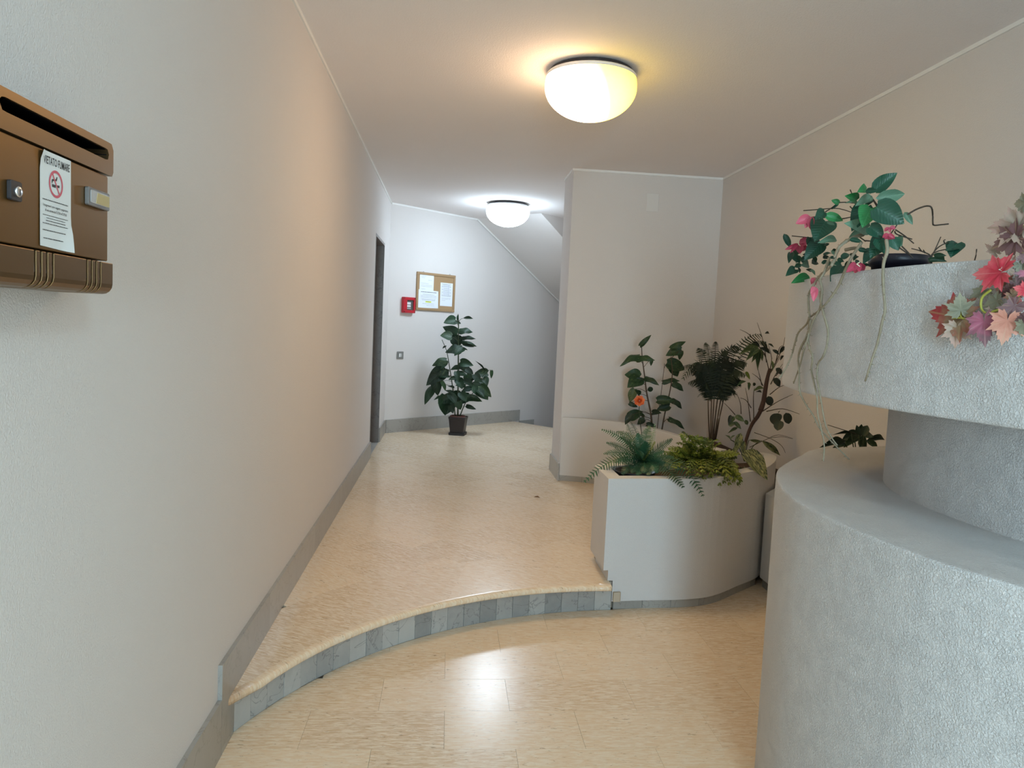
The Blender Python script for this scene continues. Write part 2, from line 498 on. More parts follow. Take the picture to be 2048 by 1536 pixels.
# baseboards
bl = struct(empty('baseboard_left', (XL, 4.0, 0)))
cuts = [2.385, 3.02, 4.05, 5.1, 6.1, 6.95]
for y0, y1 in zip(cuts, cuts[1:]):
    m = MB(); m.box(XL, XL + 0.014, y0 + 0.0006, y1 - 0.0006, (0.02 if y0 < 2.5 else ZU), 0.302); m.build('skirting_slab', GREYM, bl)
cuts = [-4.19, -2.5, -0.6, 0.5, 1.45, 2.384]
for y0, y1 in zip(cuts, cuts[1:]):
    m = MB(); m.box(XL, XL + 0.014, y0 + 0.0006, y1 - 0.0006, 0.0, 0.187); m.build('skirting_slab', GREYM, bl)
m = MB(); m.box(XL, XL + 0.014, 2.386, 2.52, 0.0, 0.0195); m.build('skirting_slab', GREYM, bl)
m = MB(); m.box(XL, XL + 0.014, OY1 + 0.001, 8.478, ZU, 0.304); m.build('skirting_slab', GREYM, bl)
bf = struct(empty('baseboard_far', far(1.0, 0, ZU)))
cuts = [0.02, 0.78, 1.42, 2.29]
for u0, u1 in zip(cuts, cuts[1:]):
    m = MB(FAR, DIR, NRM, (0, 0, 1)); m.box(u0 + 0.0006, u1 - 0.0006, 0, 0.014, ZU, 0.304); m.build('skirting_slab', GREYM, bf)
m = MB(FAR, DIR, NRM, (0, 0, 1)); m.box(2.29, 2.59, 0, 0.014, -0.02, 0.155); m.build('skirting_slab', GREYM, bf)
bp = struct(empty('baseboard_pillar', (XP, YP, ZU)))
m = MB(); m.box(XP - 0.014, XP, YP - 0.03, YP2 + 0.014, ZU, 0.30); m.build('skirting_slab', GREYM, bp)
m = MB(); m.box(XP - 0.014, 1.9, YP2, YP2 + 0.014, ZU, 0.30); m.build('skirting_slab', GREYM, bp)

# slim white ceiling trims
def trim(i, parts):
    struct(parts.build('trim_%d' % i, TRIM))
h = 0.018
trim(1, MB().box(XL, XL + 0.009, YB, 8.49, ZC - h, ZC))
m = MB(FAR, DIR, NRM, (0, 0, 1)); m.box(0.009, 1.36, 0, 0.009, ZC - h, ZC); trim(2, m)
trim(3, MB().box(XR - 0.009, XR, YB, YP - 0.009, ZC - h, ZC))
trim(4, MB().box(XP - 0.009, XR, YP - 0.009, YP, ZC - h, ZC))
trim(5, MB().box(XP - 0.009, XP, YP, YP2, ZC - h, ZC))
m = MB(s0, DIR, NRM, (0, 0, 1))
m.add([(0, 0, ZC), (3, 0, ZC - 3 * SLOPE), (3, 0, ZC - 3 * SLOPE - h * 1.2), (0, 0, ZC - h * 1.2), (0, .009, ZC), (3, .009, ZC - 3 * SLOPE), (3, .009, ZC - 3 * SLOPE - h * 1.2), (0, .009, ZC - h * 1.2)],
      [(0, 1, 2, 3), (7, 6, 5, 4), (0, 4, 5, 1), (3, 2, 6, 7), (0, 3, 7, 4), (1, 5, 6, 2)])
trim(6, m)
# ------------------------------------------------------------------ planters
def hollow(outer, wall, z0, z1, zin, name, mat, parent, bev=0.006):
    """an open trough: outer wall, rim, inner wall down to zin and a closed underside"""
    outer = ccw(outer); inner = inset(outer, wall); n = len(outer)
    vs = [(x, y, z0) for x, y in outer] + [(x, y, z1) for x, y in outer] + [(x, y, z1) for x, y in inner] + [(x, y, zin) for x, y in inner]
    fs = [tuple(range(n - 1, -1, -1)), tuple(3 * n + i for i in range(n))]
    for k in range(3):
        fs += [(k * n + i, k * n + (i + 1) % n, (k + 1) * n + (i + 1) % n, (k + 1) * n + i) for i in range(n)]
    o = mesh(name, vs, fs, mat, parent)
    return bevel(o, bev, 2, 50) if bev else o
def strip_tiles(path, t, z0, z1, step, name, mat, parent):
    """short marble pieces along a plan path, thickness t to its left"""
    pts = [V((*p, 0)) for p in path]
    acc, run = [pts[0]], 0.0
    pieces = []
    for a, c in zip(pts, pts[1:]):
        run += (c - a).length; acc.append(c)
        if run >= step:
            pieces.append(acc); acc, run = [c], 0.0
    if len(acc) > 1: pieces.append(acc)
    for pc in pieces:
        inn = []
        for i, p in enumerate(pc):
            tt = (pc[min(i + 1, len(pc) - 1)] - pc[max(i - 1, 0)]).normalized()
            inn.append(p + V((-tt.y, tt.x, 0)) * t)
        e = (pc[-1] - pc[0]).normalized() * 0.0008
        pc = [pc[0] + e] + pc[1:-1] + [pc[-1] - e]; inn = [inn[0] + e] + inn[1:-1] + [inn[-1] - e]
        m = MB(); m.prism(ccw([tuple(p.xy) for p in pc] + [tuple(p.xy) for p in inn[::-1]]), z0, z1)
        m.build(name, mat, parent)

# leaf shaped planter in the middle
mid = empty('planter', (1.3, 4.0, 0), 'low leaf-shaped white stucco planter at the end of the curved step, full of ferns', 'planter', 'stucco planters of the entrance hall')
hollow(MID, 0.075, 0.212, 0.683, 0.60, 'trough', STUCCO_FINE, mid)
soil_poly = inset(MID, 0.076)
m = MB(); m.prism(soil_poly, 0.600, 0.625); m.build('soil', SOIL, mid)
low = ccw([(0.853, 3.676), (1.05, 3.70)] + smooth2([(1.05, 3.70), (1.28, 3.722), (1.45, 3.782), (1.65, 3.945), (1.82, 4.09), (1.97, 4.30), (2.075, 4.50), (2.10, 4.60)], 4)[1:]
          + [(2.06, 4.66), (1.9, 4.655), (1.7, 4.56), (1.45, 4.42), (1.2, 4.26), (1.0, 4.13), (0.87, 4.06), (0.853, 4.0)])
m = MB(); m.prism(low, 0.155, 0.2135); m.build('plinth', STUCCO_FINE, mid)
front = ccw([(0.8805, 3.679), (1.05, 3.70)] + smooth2([(1.05, 3.70), (1.28, 3.722), (1.45, 3.782), (1.65, 3.945), (1.82, 4.09), (1.97, 4.30), (2.075, 4.50), (2.10, 4.60)], 4)[1:]
            + [(1.9, 4.46), (1.5, 4.16), (1.1, 3.92), (0.8805, 3.80)])
front_low = front
m = MB(); m.prism(front_low, 0.046, 0.1555); m.build('front_skirt', STUCCO_FINE, mid)
bp_path = [p for p in smooth2([(0.893, 3.694), (1.05, 3.713), (1.28, 3.735), (1.45, 3.795), (1.65, 3.957), (1.82, 4.102)], 6)]
strip_tiles(bp_path, 0.02, 0.0, 0.0462, 0.155, 'base_tile', GREYM, mid)
m = MB(); m.prism([(0.884, 3.660), (0.921, 3.664), (0.926, 3.678), (0.921, 3.692), (0.884, 3.686)], 0.048, 0.098)
chip = m.build('stone_chip', plain('bare_stone', (0.50, 0.42, 0.32), 0.85), mid)
chip['label'] = 'bare beige stone showing where the stucco has broken off'
bevel(chip, 0.004, 2)

# rear planter against the pillar wall
rear = empty('planter', (1.9, 5.5, ZU), 'large white stucco planter with a sweeping curved front against the pillar wall', 'planter', 'stucco planters of the entrance hall')
rf = smooth2([(0.964, 6.150), (1.12, 6.11), (1.27, 6.035), (1.45, 5.87), (1.60, 5.56), (1.68, 5.15), (1.73, 4.80), (1.78, 4.675)], 5)
ri = []
for i, p in enumerate(rf):
    a, c = rf[max(i - 1, 0)], rf[min(i + 1, len(rf) - 1)]
    t = V((c[0] - a[0], c[1] - a[1], 0)).normalized()
    ri.append((p[0] - t.y * 0.055, min(p[1] + t.x * 0.055, 6.163)))
ri[0] = (0.968, 6.163)
m = MB(); m.prism(ccw(rf + ri[::-1]), 0.20, 0.690); bevel(m.build('curved_wall', STUCCO_FINE, rear), 0.004, 2, 50)
m = MB(); m.prism(ccw(ri + [(2.205, 4.675), (2.205, 6.163)]), 0.52, 0.56); m.build('soil', SOIL, rear)
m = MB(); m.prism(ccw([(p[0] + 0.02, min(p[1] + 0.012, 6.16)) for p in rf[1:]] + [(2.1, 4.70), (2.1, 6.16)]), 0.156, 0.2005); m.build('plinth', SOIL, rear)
strip_tiles([(x, y) for x, y in rf], 0.02, 0.155, 0.2008, 0.17, 'base_tile', GREYM, rear)

# low link planter at the right wall
lowp = empty('planter', (2.0, 3.6, 0), 'low plain white stucco planter squeezed between the leaf-shaped planter and the two-tier one', 'planter', 'stucco planters of the entrance hall')
LINK = [(1.832, 3.12), (2.205, 3.16), (2.205, 4.44), (2.065, 4.42), (1.945, 4.215), (1.832, 4.075)]
hollow(LINK, 0.05, 0.05, 0.545, 0.47, 'trough', STUCCO_FINE, lowp)
m = MB(); m.prism(inset(ccw(LINK), 0.051), 0.47, 0.50); m.build('soil', SOIL, lowp)
m = MB(); m.prism(inset(ccw(LINK), 0.015), 0.0, 0.051); m.build('base', GREYM, lowp)

# two-tier planter in the foreground
big = empty('planter', (1.5, 1.8, 0), 'tall two-tier white stucco planter with a wide ledge in the right foreground', 'planter', 'stucco planters of the entrance hall')
L_FRONT = [(1.87, 3.02), (1.495, 2.876), (1.34, 2.70), (1.22, 2.55), (1.13, 2.425), (1.075, 2.325), (1.032, 2.225), (0.991, 2.110), (0.968, 2.02), (0.954, 1.93), (0.949, 1.84), (0.949, 1.75), (0.955, 1.647), (0.967, 1.55), (0.985, 1.455), (1.012, 1.37), (1.055, 1.275), (1.13, 1.15), (1.26, 1.00), (1.45, 0.87), (1.75, 0.78), (2.205, 0.75)]
LOW = smooth2(L_FRONT, 3) + [(2.205, 3.06)]
m = MB(); m.prism(LOW, 0.0, 0.99)
bevel(m.build('lower_tier', STUCCO, big), 0.007, 3, 50)
C_FRONT = [(2.0, 2.62), (1.62, 2.50), (1.47, 2.36), (1.385, 2.235), (1.335, 2.115), (1.305, 1.985), (1.292, 1.84), (1.294, 1.72), (1.305, 1.62), (1.322, 1.545), (1.36, 1.44), (1.45, 1.29), (1.62, 1.16), (1.9, 1.08), (2.205, 1.06)]
m = MB(); m.prism(smooth2(C_FRONT, 3) + [(2.205, 2.64)], 0.99, 1.267)
m.build('column', STUCCO, big)
U_FRONT = [(2.205, 2.92), (1.75, 2.86), (1.40, 2.73), (1.20, 2.575), (1.135, 2.45), (1.093, 2.315), (1.066, 2.19), (1.051, 2.07), (1.046, 1.94), (1.049, 1.81), (1.058, 1.70), (1.074, 1.61), (1.103, 1.50), (1.135, 1.385), (1.20, 1.25), (1.32, 1.10), (1.52, 0.97), (1.85, 0.90), (2.205, 0.88)]
UPP = smooth2(U_FRONT, 3)
hollow(UPP, 0.06, 1.266, 1.608, 1.49, 'upper_tier', STUCCO, big)
m = MB(); m.prism(inset(ccw(UPP), 0.061), 1.49, 1.525); m.build('soil', SOIL, big)

# ------------------------------------------------------------------ mailbox on the left wall
BRONZE = NT('bronze_anodised_metal')
BRONZE.bump(BRONZE.noise(BRONZE.mapped((3, 400, 3)), 2.0, 2), 0.03, 0.0005)
BRONZE = BRONZE.out((0.215, 0.118, 0.036), 0.34, 0.85)
BRONZE2 = plain('bronze_lid_metal', (0.19, 0.118, 0.055), 0.36, 0.85)
XF = -0.603
mb = empty('mailbox', (XL + 0.045, 1.23, 1.575), 'bronze metal wall mailbox with a no-smoking notice on its door, at the left edge', 'mailbox')
m = MB(); m.box(XL + 0.001, XF - 0.021, 1.062, 1.396, 1.452, 1.655); m.build('body', BRONZE2, mb)
# hood: rounded top edge, long letter slot
def rrect(y0, y1, z0, z1, r, n=5, corners=(1, 1, 1, 1)):
    out = []
    for (cy, cz, a0, on) in ((y1 - r, z1 - r, 0, corners[0]), (y0 + r, z1 - r, 90, corners[1]), (y0 + r, z0 + r, 180, corners[2]), (y1 - r, z0 + r, 270, corners[3])):
        if on:
            out += [(cy + r * math.cos(math.radians(a0 + 90 * i / n)), cz + r * math.sin(math.radians(a0 + 90 * i / n))) for i in range(n + 1)]
        else:
            out.append((cy + r * (1 if a0 in (0, 270) else -1), cz + r * (1 if a0 in (0, 90) else -1)))
    return out
YF = lambda x: MB((x, 0, 0), (0, 1, 0), (0, 0, 1), (1, 0, 0))     # plan (y, z), depth along +x
hp = rrect(1.051, 1.408, 1.655, 1.711, 0.010, 5, (1, 1, 0, 0))
sp = rrect(1.0705, 1.3905, 1.6795, 1.6985, 0.0085, 6)
# face frame of the hood with the slot cut through (ring of quads between matched outlines)
def ring_face(outer, inner, x0, x1, name, mat, parent):
    N = 64
    def resample(poly):
        c = (sum(p[0] for p in poly) / len(poly), sum(p[1] for p in poly) / len(poly))
        per = [0.0]
        q = poly + [poly[0]]
        for a, b_ in zip(q, q[1:]): per.append(per[-1] + math.hypot(b_[0] - a[0], b_[1] - a[1]))
        out = []
        for i in range(N):
            s_ = per[-1] * i / N
            j = max(t for t in range(len(per)) if per[t] <= s_ + 1e-12); j = min(j, len(poly) - 1)
            f = (s_ - per[j]) / max(1e-9, per[j + 1] - per[j])
            out.append((q[j][0] + (q[j + 1][0] - q[j][0]) * f, q[j][1] + (q[j + 1][1] - q[j][1]) * f))
        return out
    o_, i_ = resample(outer), resample(inner)
    vs = [(x1, *p) for p in o_] + [(x1, *p) for p in i_] + [(x0, *p) for p in o_] + [(x0, *p) for p in i_]
    fs = []
    for a in range(N):
        c = (a + 1) % N
        fs += [(a, c, N + c, N + a), (N + a, N + c, 3 * N + c, 3 * N + a), (2 * N + c, 2 * N + a, 3 * N + a, 3 * N + c), (a, 2 * N + a, 2 * N + c, c)]
    return mesh(name, vs, fs, mat, parent)
ff = ring_face(hp, sp, XL + 0.002, XF, 'hood', BRONZE2, mb); bevel(ff, 0.0075, 4, 50)
VOID = plain('slot_darkness', (0.006, 0.006, 0.007), 1.0, 0.0, 0.0)  # matte black painting the shade inside the letter slot and slits
sl_in = rrect(1.0709, 1.3901, 1.6799, 1.6981, 0.0081, 6); N_ = len(sl_in)
mesh('slot_shade', [(XF - 0.004, *p) for p in sl_in] + [(XF - 0.06, *p) for p in sl_in], [(i, (i + 1) % N_, N_ + (i + 1) % N_, N_ + i) for i in range(N_)] + [tuple(range(N_, 2 * N_))], VOID, mb)
m = YF(0); m.prism(rrect(1.0635, 1.3935, 1.506, 1.6525, 0.002, 2), XF - 0.020, XF - 0.003); door = m.build('door', BRONZE, mb); bevel(door, 0.0015, 2)
# lower tray with two sets of four slits, built from slats between the slits
tray = MB()
ys = [1.051]
slits = [1.155, 1.1712, 1.1878, 1.2045, 1.3125, 1.3285, 1.3445, 1.3605]
segs, y = [], 1.051
for sl in slits:
    segs.append((y, sl - 0.0028)); y = sl + 0.0028
segs.append((y, 1.408))
pr = [(XF, 1.503), (XF, 1.466)] + [(XF - 0.018 + 0.018 * math.cos(math.radians(a)), 1.466 - 0.018 * math.sin(math.radians(a)) - 0.0) for a in (22, 45, 67, 90)] + [(XL + 0.004, 1.448), (XL + 0.004, 1.503)]
for y0, y1 in segs:
    tm = MB((0, y0, 0), (1, 0, 0), (0, 0, 1), (0, 1, 0)); tm.prism(pr, 0.0, y1 - y0)
    tray.v += [V(q) for q in tm.v]; b0 = len(tray.v) - len(tm.v); tray.f += [tuple(i + b0 for i in f) for f in tm.f]
tr = tray.build('tray', BRONZE2, mb); bevel(tr, 0.0012, 2)
CHROME = plain('bright_chrome', (0.75, 0.76, 0.78), 0.25, 1.0)
SLITB = plain('slit_glint_grey', (0.55, 0.56, 0.57), 0.25, 0.3)  # pale grey puts the white glints of the chrome bars into the colour
for sl in slits:
    m = MB(); m.tube([(XF - 0.006, sl, 1.502), (XF - 0.004, sl, 1.485), (XF - 0.0035, sl, 1.472), (XF - 0.007, sl, 1.461), (XF - 0.014, sl, 1.4535)], 0.0019, 0.0019, 8); m.build('slit_bar', SLITB, mb, True)
    m = MB(); m.box(XL + 0.01, XF - 0.012, sl - 0.0027, sl + 0.0027, 1.4535, 1.502); m.build('slit_shade', VOID, mb)  # black fill, the shade in the slit as colour
lk = YF(0); lk.prism(rrect(1.089, 1.117, 1.565, 1.592, 0.003), XF - 0.003, XF + 0.003); lk = lk.build('lock', BLACKP, mb); bevel(lk, 0.001, 1)
c = MB((XF + 0.003, 1.106, 1.578), (0, 1, 0), (0, 0, 1), (1, 0, 0)); c.lathe([(0.0075, 0), (0.0075, 0.002), (0.006, 0.003), (0.0, 0.003)], 20); c.build('lock_barrel', CHROME, lk, True)
c = MB(); c.box(XF + 0.0058, XF + 0.0064, 1.1052, 1.1068, 1.5735, 1.5825); c.build('keyhole', BLACKP, lk)
np_ = YF(0); np_.prism(rrect(1.3085, 1.386, 1.592, 1.622, 0.003), XF - 0.003, XF + 0.0035); npl = np_.build('name_plate', plain('plate_grey', (0.20, 0.20, 0.20), 0.3, 0.6), mb); bevel(npl, 0.001, 1)
m = YF(0); m.prism(rrect(1.316, 1.3835, 1.597, 1.618, 0.002), XF + 0.0034, XF + 0.0042); m.build('clear_window', plain('dull_silver', (0.55, 0.56, 0.56), 0.25, 0.5), npl)
m = YF(0); m.prism([(1.333, 1.598), (1.382, 1.598), (1.382, 1.616), (1.339, 1.616)], XF + 0.0041, XF + 0.0046); m.build('name_slip', plain('yellowed_slip', (0.50, 0.40, 0.20), 0.6), npl)

def text(body, name, mat, parent, o, ax, ay, w=None, h=0.01, bold=0.0, align='CENTER'):
    """flat lettering: body set so that its cap height is about h and, if given, its width is w"""
    cu = bpy.data.curves.new(name, 'FONT'); cu.body = body; cu.align_x = align; cu.align_y = 'CENTER'
    cu.size = h / 0.7; cu.offset = bold; cu.resolution_u = 2
    ob = bpy.data.objects.new(name, cu); COL.objects.link(ob)
    bpy.context.view_layer.update()
    dw = max(1e-6, ob.dimensions.x)
    sx = 1.0 if w is None else w / dw
    az = V(ax).cross(V(ay))
    Mx = Matrix((V(ax) * sx, V(ay), az)).transposed().to_4x4(); Mx.translation = V(o) - (wloc(parent) if parent else V((0, 0, 0)))
    dg = bpy.context.evaluated_depsgraph_get(); dg.update()
    me = bpy.data.meshes.new_from_object(ob.evaluated_get(dg)); me.name = name
    bpy.data.objects.remove(ob)
    me.transform(Mx)
    return link(name, me, mat, parent)
EY, EZ, EX = V((0, 1, 0)), V((0, 0, 1)), V((1, 0, 0))
# no-smoking notice taped on the mailbox door, top left corner folded and lower right corner curled
NX = XF - 0.0024
nt = empty('notice', (NX, 1.217, 1.58), 'white no-smoking notice with a red ring taped on the bronze mailbox door', 'notice')
vs, fs = [], []
ny, nz = 6, 10
for j in range(nz + 1):
    for i in range(ny + 1):
        u, w = i / ny, j / nz
        yy = 1.1715 + 0.0905 * u + (0.004 * (1 - abs(w - 0.18) / 0.18) if (i == ny and w < 0.36) else 0)
        zz = 1.5115 + 0.1405 * w - 0.003 * u * (1 - w)
        lift = 0.0004 + 0.006 * max(0, u - 0.75) * max(0, 0.28 - w) * 14 + 0.0035 * max(0, 0.2 - u) * max(0, w - 0.86) * 30
        if i == 0 and j >= nz - 1: yy += 0.006 * (1 if j == nz else 0.2)
        vs.append((NX + lift, yy, zz))
for j in range(nz):
    for i in range(ny):
        a = j * (ny + 1) + i
        fs.append((a, a + 1, a + ny + 2, a + ny + 1))
sheet = mesh('sheet', vs, fs, plain('notice_paper', (0.74, 0.77, 0.77), 0.55), nt, True)
T = NX + 0.0009
text('VIETATO FUMARE', 'heading', INK, nt, (T, 1.219, 1.6385), EY, EZ, 0.076, 0.0115, 0.0002)
c = MB((T, 1.216, 1.6075), EY, EZ, EX)
ri, ro = 0.0165, 0.0205
N = 40
vv = [(r * math.cos(2 * math.pi * k / N), r * math.sin(2 * math.pi * k / N), 0) for r in (ri, ro) for k in range(N)]
c.add(vv, [(k, N + k, N + (k + 1) % N, (k + 1) % N) for k in range(N)])
a = math.radians(125); d = V((math.cos(a), math.sin(a), 0)); e = V((-d.y, d.x, 0)) * 0.0015
c.add([d * ri - e, d * ri + e, -d * ri + e, -d * ri - e], [(0, 1, 2, 3)])
c.build('prohibition_ring', REDINK, nt)
c = MB((T - 0.00015, 1.216, 1.6045), EY, EZ, EX)
c.add([(-0.0115, -0.0024, 0), (-0.0005, -0.0024, 0), (-0.0005, 0.0018, 0), (-0.0115, 0.0018, 0), (0.001, -0.0016, 0), (0.0105, -0.0008, 0), (0.0105, 0.003, 0), (0.001, 0.002, 0)], [(0, 1, 2, 3), (4, 5, 6, 7)])
sm = [V((-0.0115, 0.003, 0)), V((-0.010, 0.0075, 0)), V((-0.0045, 0.0085, 0)), V((0.0005, 0.0095, 0)), V((0.0035, 0.0145, 0))]
sm = smooth_path(sm, 4)
vv = [];
for i, q in enumerate(sm):
    w = 0.0008 + 0.0012 * math.sin(math.pi * i / (len(sm) - 1)); vv += [q + V((-w, w * 0.6, 0)), q + V((w, -w * 0.6, 0))]
c.add(vv, [(2 * i, 2 * i + 1, 2 * i + 3, 2 * i + 2) for i in range(len(sm) - 1)])
c.build('cigarette_symbol', INK, nt)
def lines(parent, mat, o, ax, ay, rows, name='small_print'):
    """rows of words too small to read, as broken dashes: (centre, height, thickness, length)"""
    m = MB(o, ax, ay, V(ax).cross(V(ay)))
    rnd = random.Random(len(rows) * 31 + int(rows[0][1] * 1e5))
    for cx, cy, th, ln in rows:
        x = cx - ln / 2
        while x < cx + ln / 2:
            w = min(rnd.uniform(1.2, 4.5) * th, cx + ln / 2 - x)
            m.add([(x, cy - th / 2, 0), (x + w, cy - th / 2, 0), (x + w, cy + th / 2, 0), (x, cy + th / 2, 0)], [(0, 1, 2, 3)])
            x += w + th * 0.55
    o_ = m.build(name, mat, parent); o_['kind'] = 'stuff'
    return o_
text('I trasgressori sono soggetti a pagamento', 'warning_line', INK, nt, (T, 1.2155, 1.5722), EY, EZ, 0.073, 0.0034, 0.00005)
text('di una somma da € 27,50 a € 275,00', 'warning_line', INK, nt, (T, 1.2165, 1.5652), EY, EZ, 0.063, 0.0036, 0.00005)
lines(nt, INK, (T, 1.215, 1.54), EY, EZ, [(0, 0.0405, 0.0012, 0.074), (0, 0.0178, 0.0009, 0.073), (0.001, 0.0138, 0.0009, 0.055), (0.001, 0.0098, 0.0011, 0.058), (0, 0.0055, 0.0011, 0.074), (-0.001, -0.0045, 0.0013, 0.072), (0.0, -0.0165, 0.0013, 0.07)])

# ------------------------------------------------------------------ far wall: board, papers, call box, switch
OAK = NT('oak_frame'); OAK = OAK.out(OAK.mix(OAK.noise(OAK.mapped((30, 30, 30)), 3, 4), (0.30, 0.19, 0.095), (0.42, 0.27, 0.14)), 0.5)
CORK = NT('cork'); CORK = CORK.out(CORK.mix(CORK.noise(CORK.mapped(), 260, 3), (0.32, 0.20, 0.10), (0.46, 0.30, 0.16)), 0.9)
def fb(): return MB(FAR, DIR, NRM, (0, 0, 1))
def upos(x): return (x - XL) / DIR.x
u0, u1 = upos(-0.402), upos(0.043)
z0, z1 = 1.563, 2.004
bd = empty('notice_board', far((u0 + u1) / 2, 0.01, (z0 + z1) / 2), 'cork notice board in an oak frame on the far blue-white wall', 'board')
m = fb(); m.box(u0 + 0.01, u1 - 0.01, 0.001, 0.010, z0 + 0.01, z1 - 0.01); m.build('cork_panel', CORK, bd)
fw_ = 0.030
for (a, c_, e, f_) in ((u0, u1, z0, z0 + fw_), (u0, u1, z1 - fw_, z1), (u0, u0 + fw_, z0 + fw_, z1 - fw_), (u1 - fw_, u1, z0 + fw_, z1 - fw_)):
    m = fb(); m.box(a + 0.0002, c_ - 0.0002, 0.001, 0.018, e, f_); bevel(m.build('frame_rail', OAK, bd), 0.004, 2)
for uu in (u0 + 0.10, u1 - 0.09):
    m = fb(); m.tube([(uu - 0.012, 0.006, z1 - 0.002), (uu - 0.006, 0.006, z1 + 0.010), (uu + 0.004, 0.006, z1 + 0.010), (uu + 0.010, 0.006, z1 - 0.002)], 0.0022, None, 6); m.build('hanging_hook', CHROME, bd)
pp = plain('sheet_paper', (0.80, 0.84, 0.92), 0.7)
def sheet_on_board(ua, ub, za, zb, out, label, tilt=0.0):
    t = empty('sheet_of_paper', far((ua + ub) / 2, out, (za + zb) / 2), label, 'paper')
    m = fb(); m.add([(ua, out, za - tilt), (ub, out, za), (ub - tilt, out, zb), (ua - tilt, out, zb + tilt), (ua, out + .0006, za - tilt), (ub, out + .0006, za), (ub - tilt, out + .0006, zb), (ua - tilt, out + .0006, zb + tilt)],
                    [(0, 1, 2, 3), (7, 6, 5, 4), (0, 4, 5, 1), (1, 5, 6, 2), (2, 6, 7, 3), (3, 7, 4, 0)])
    m.build('sheet', pp, t)
    return t
def on_board(u, z): return far(u, 0, z)
bw, bh = u1 - u0, z1 - z0
U = lambda f: u0 + bw * f
Z = lambda f: z0 + bh * f
p1 = sheet_on_board(U(0.075), U(0.43), Z(0.50), Z(0.945), 0.0105, 'pale letter pinned at the top left of the cork board')
lines(p1, GREYINK, far(U(0.25), 0.0113, Z(0.7)), DIR, EZ, [(-0.05, 0.085, 0.003, 0.08), (-0.055, 0.07, 0.003, 0.05), (0.055, 0.045, 0.003, 0.06), (-0.03, 0.005, 0.003, 0.12), (0.0, -0.015, 0.003, 0.17), (0.0, -0.03, 0.003, 0.17), (-0.05, -0.06, 0.003, 0.06)])
p2 = sheet_on_board(U(0.055), U(0.565), Z(0.075), Z(0.53), 0.0118, 'printed sheet with a yellow highlight at the bottom left of the cork board', 0.006)
lines(p2, INK, far(U(0.31), 0.0128, Z(0.3)), DIR, EZ, [(0, 0.082, 0.006, 0.24)], 'heading')
lines(p2, GREYINK, far(U(0.31), 0.0128, Z(0.3)), DIR, EZ, [(0, 0.055, 0.004, 0.18), (0, 0.038, 0.004, 0.24), (0, 0.021, 0.004, 0.24), (0.0, 0.0, 0.004, 0.22), (0, -0.013, 0.004, 0.2), (0, -0.052, 0.004, 0.18), (0.03, -0.072, 0.003, 0.12)])
m = MB(far(U(0.30), 0.0129, Z(0.3)), DIR, EZ, NRM); m.add([(-0.04, -0.038, 0), (0.05, -0.038, 0), (0.05, -0.022, 0), (-0.04, -0.022, 0)], [(0, 1, 2, 3)]); m.build('highlighted_line', plain('yellow_marker', (0.80, 0.86, 0.10), 0.7), p2)
lines(p2, INK, far(U(0.31), 0.0132, Z(0.3) - 0.030), DIR, EZ, [(0, 0.0, 0.004, 0.07)], 'highlighted_words')
p3 = sheet_on_board(U(0.61), U(0.935), Z(0.15), Z(0.775), 0.0105, 'narrow printed table sheet on the right side of the cork board')
lines(p3, INK, far(U(0.77), 0.0113, Z(0.47)), DIR, EZ, [(0, 0.118, 0.004, 0.15)], 'heading')
lines(p3, GREYINK, far(U(0.77), 0.0113, Z(0.47)), DIR, EZ, [(0, 0.118 - 0.0115 * i, 0.004, 0.15 - (0.05 if i % 3 == 1 else 0)) for i in range(1, 13)] + [(0, -0.045, 0.003, 0.15), (0, -0.058, 0.003, 0.15), (-0.04, -0.075, 0.003, 0.06)])
m = MB(far(U(0.77), 0.0112, Z(0.47)), DIR, EZ, NRM)
for (x0, x1, y0, y1) in ((-0.075, 0.075, 0.098, 0.0995), (-0.075, 0.075, -0.024, -0.0225), (-0.075, -0.0735, -0.024, 0.098), (0.0735, 0.075, -0.024, 0.098), (0.035, 0.0365, -0.024, 0.098)):
    m.add([(x0, y0, 0), (x1, y0, 0), (x1, y1, 0), (x0, y1, 0)], [(0, 1, 2, 3)])
m.build('table_rule', GREYINK, p3)

RED = plain('red_plastic', (0.50, 0.018, 0.03), 0.35)
ua, ub = upos(-0.553), upos(-0.425)
cb = empty('alarm_call_box', far((ua + ub) / 2, 0.02, 1.612), 'small red emergency call box left of the cork notice board', 'call box')
m = fb(); m.box(ua, ub, 0.001, 0.026, 1.523, 1.702); bevel(m.build('back_box', RED, cb), 0.006, 2)
for (a, c_, e, f_) in ((ua, ub, 1.523, 1.556), (ua, ub, 1.669, 1.702), (ua, ua + 0.052, 1.5562, 1.6688), (ub - 0.026, ub, 1.5562, 1.6688)):
    m = fb(); m.box(a, c_, 0.0265, 0.044, e, f_); bevel(m.build('cover_rail', RED, cb), 0.004, 2)
m = fb(); m.box(ua + 0.052, ub - 0.026, 0.0262, 0.029, 1.556, 1.669); m.build('window', plain('dark_window', (0.10, 0.095, 0.09), 0.2), cb)
GLZ = plain('label_white', (0.7, 0.71, 0.72), 0.5)
m = fb(); m.box(ua + 0.056, ub - 0.062, 0.029, 0.031, 1.618, 1.645); m.build('white_label', GLZ, cb)
m = fb(); m.box(ua + 0.056, ub - 0.062, 0.029, 0.031, 1.590, 1.612); m.build('white_label', GLZ, cb)
m = fb(); m.box(ua + 0.056, ub - 0.062, 0.029, 0.034, 1.566, 1.583); m.build('breaker', plain('grey_breaker', (0.35, 0.34, 0.32), 0.5), cb)
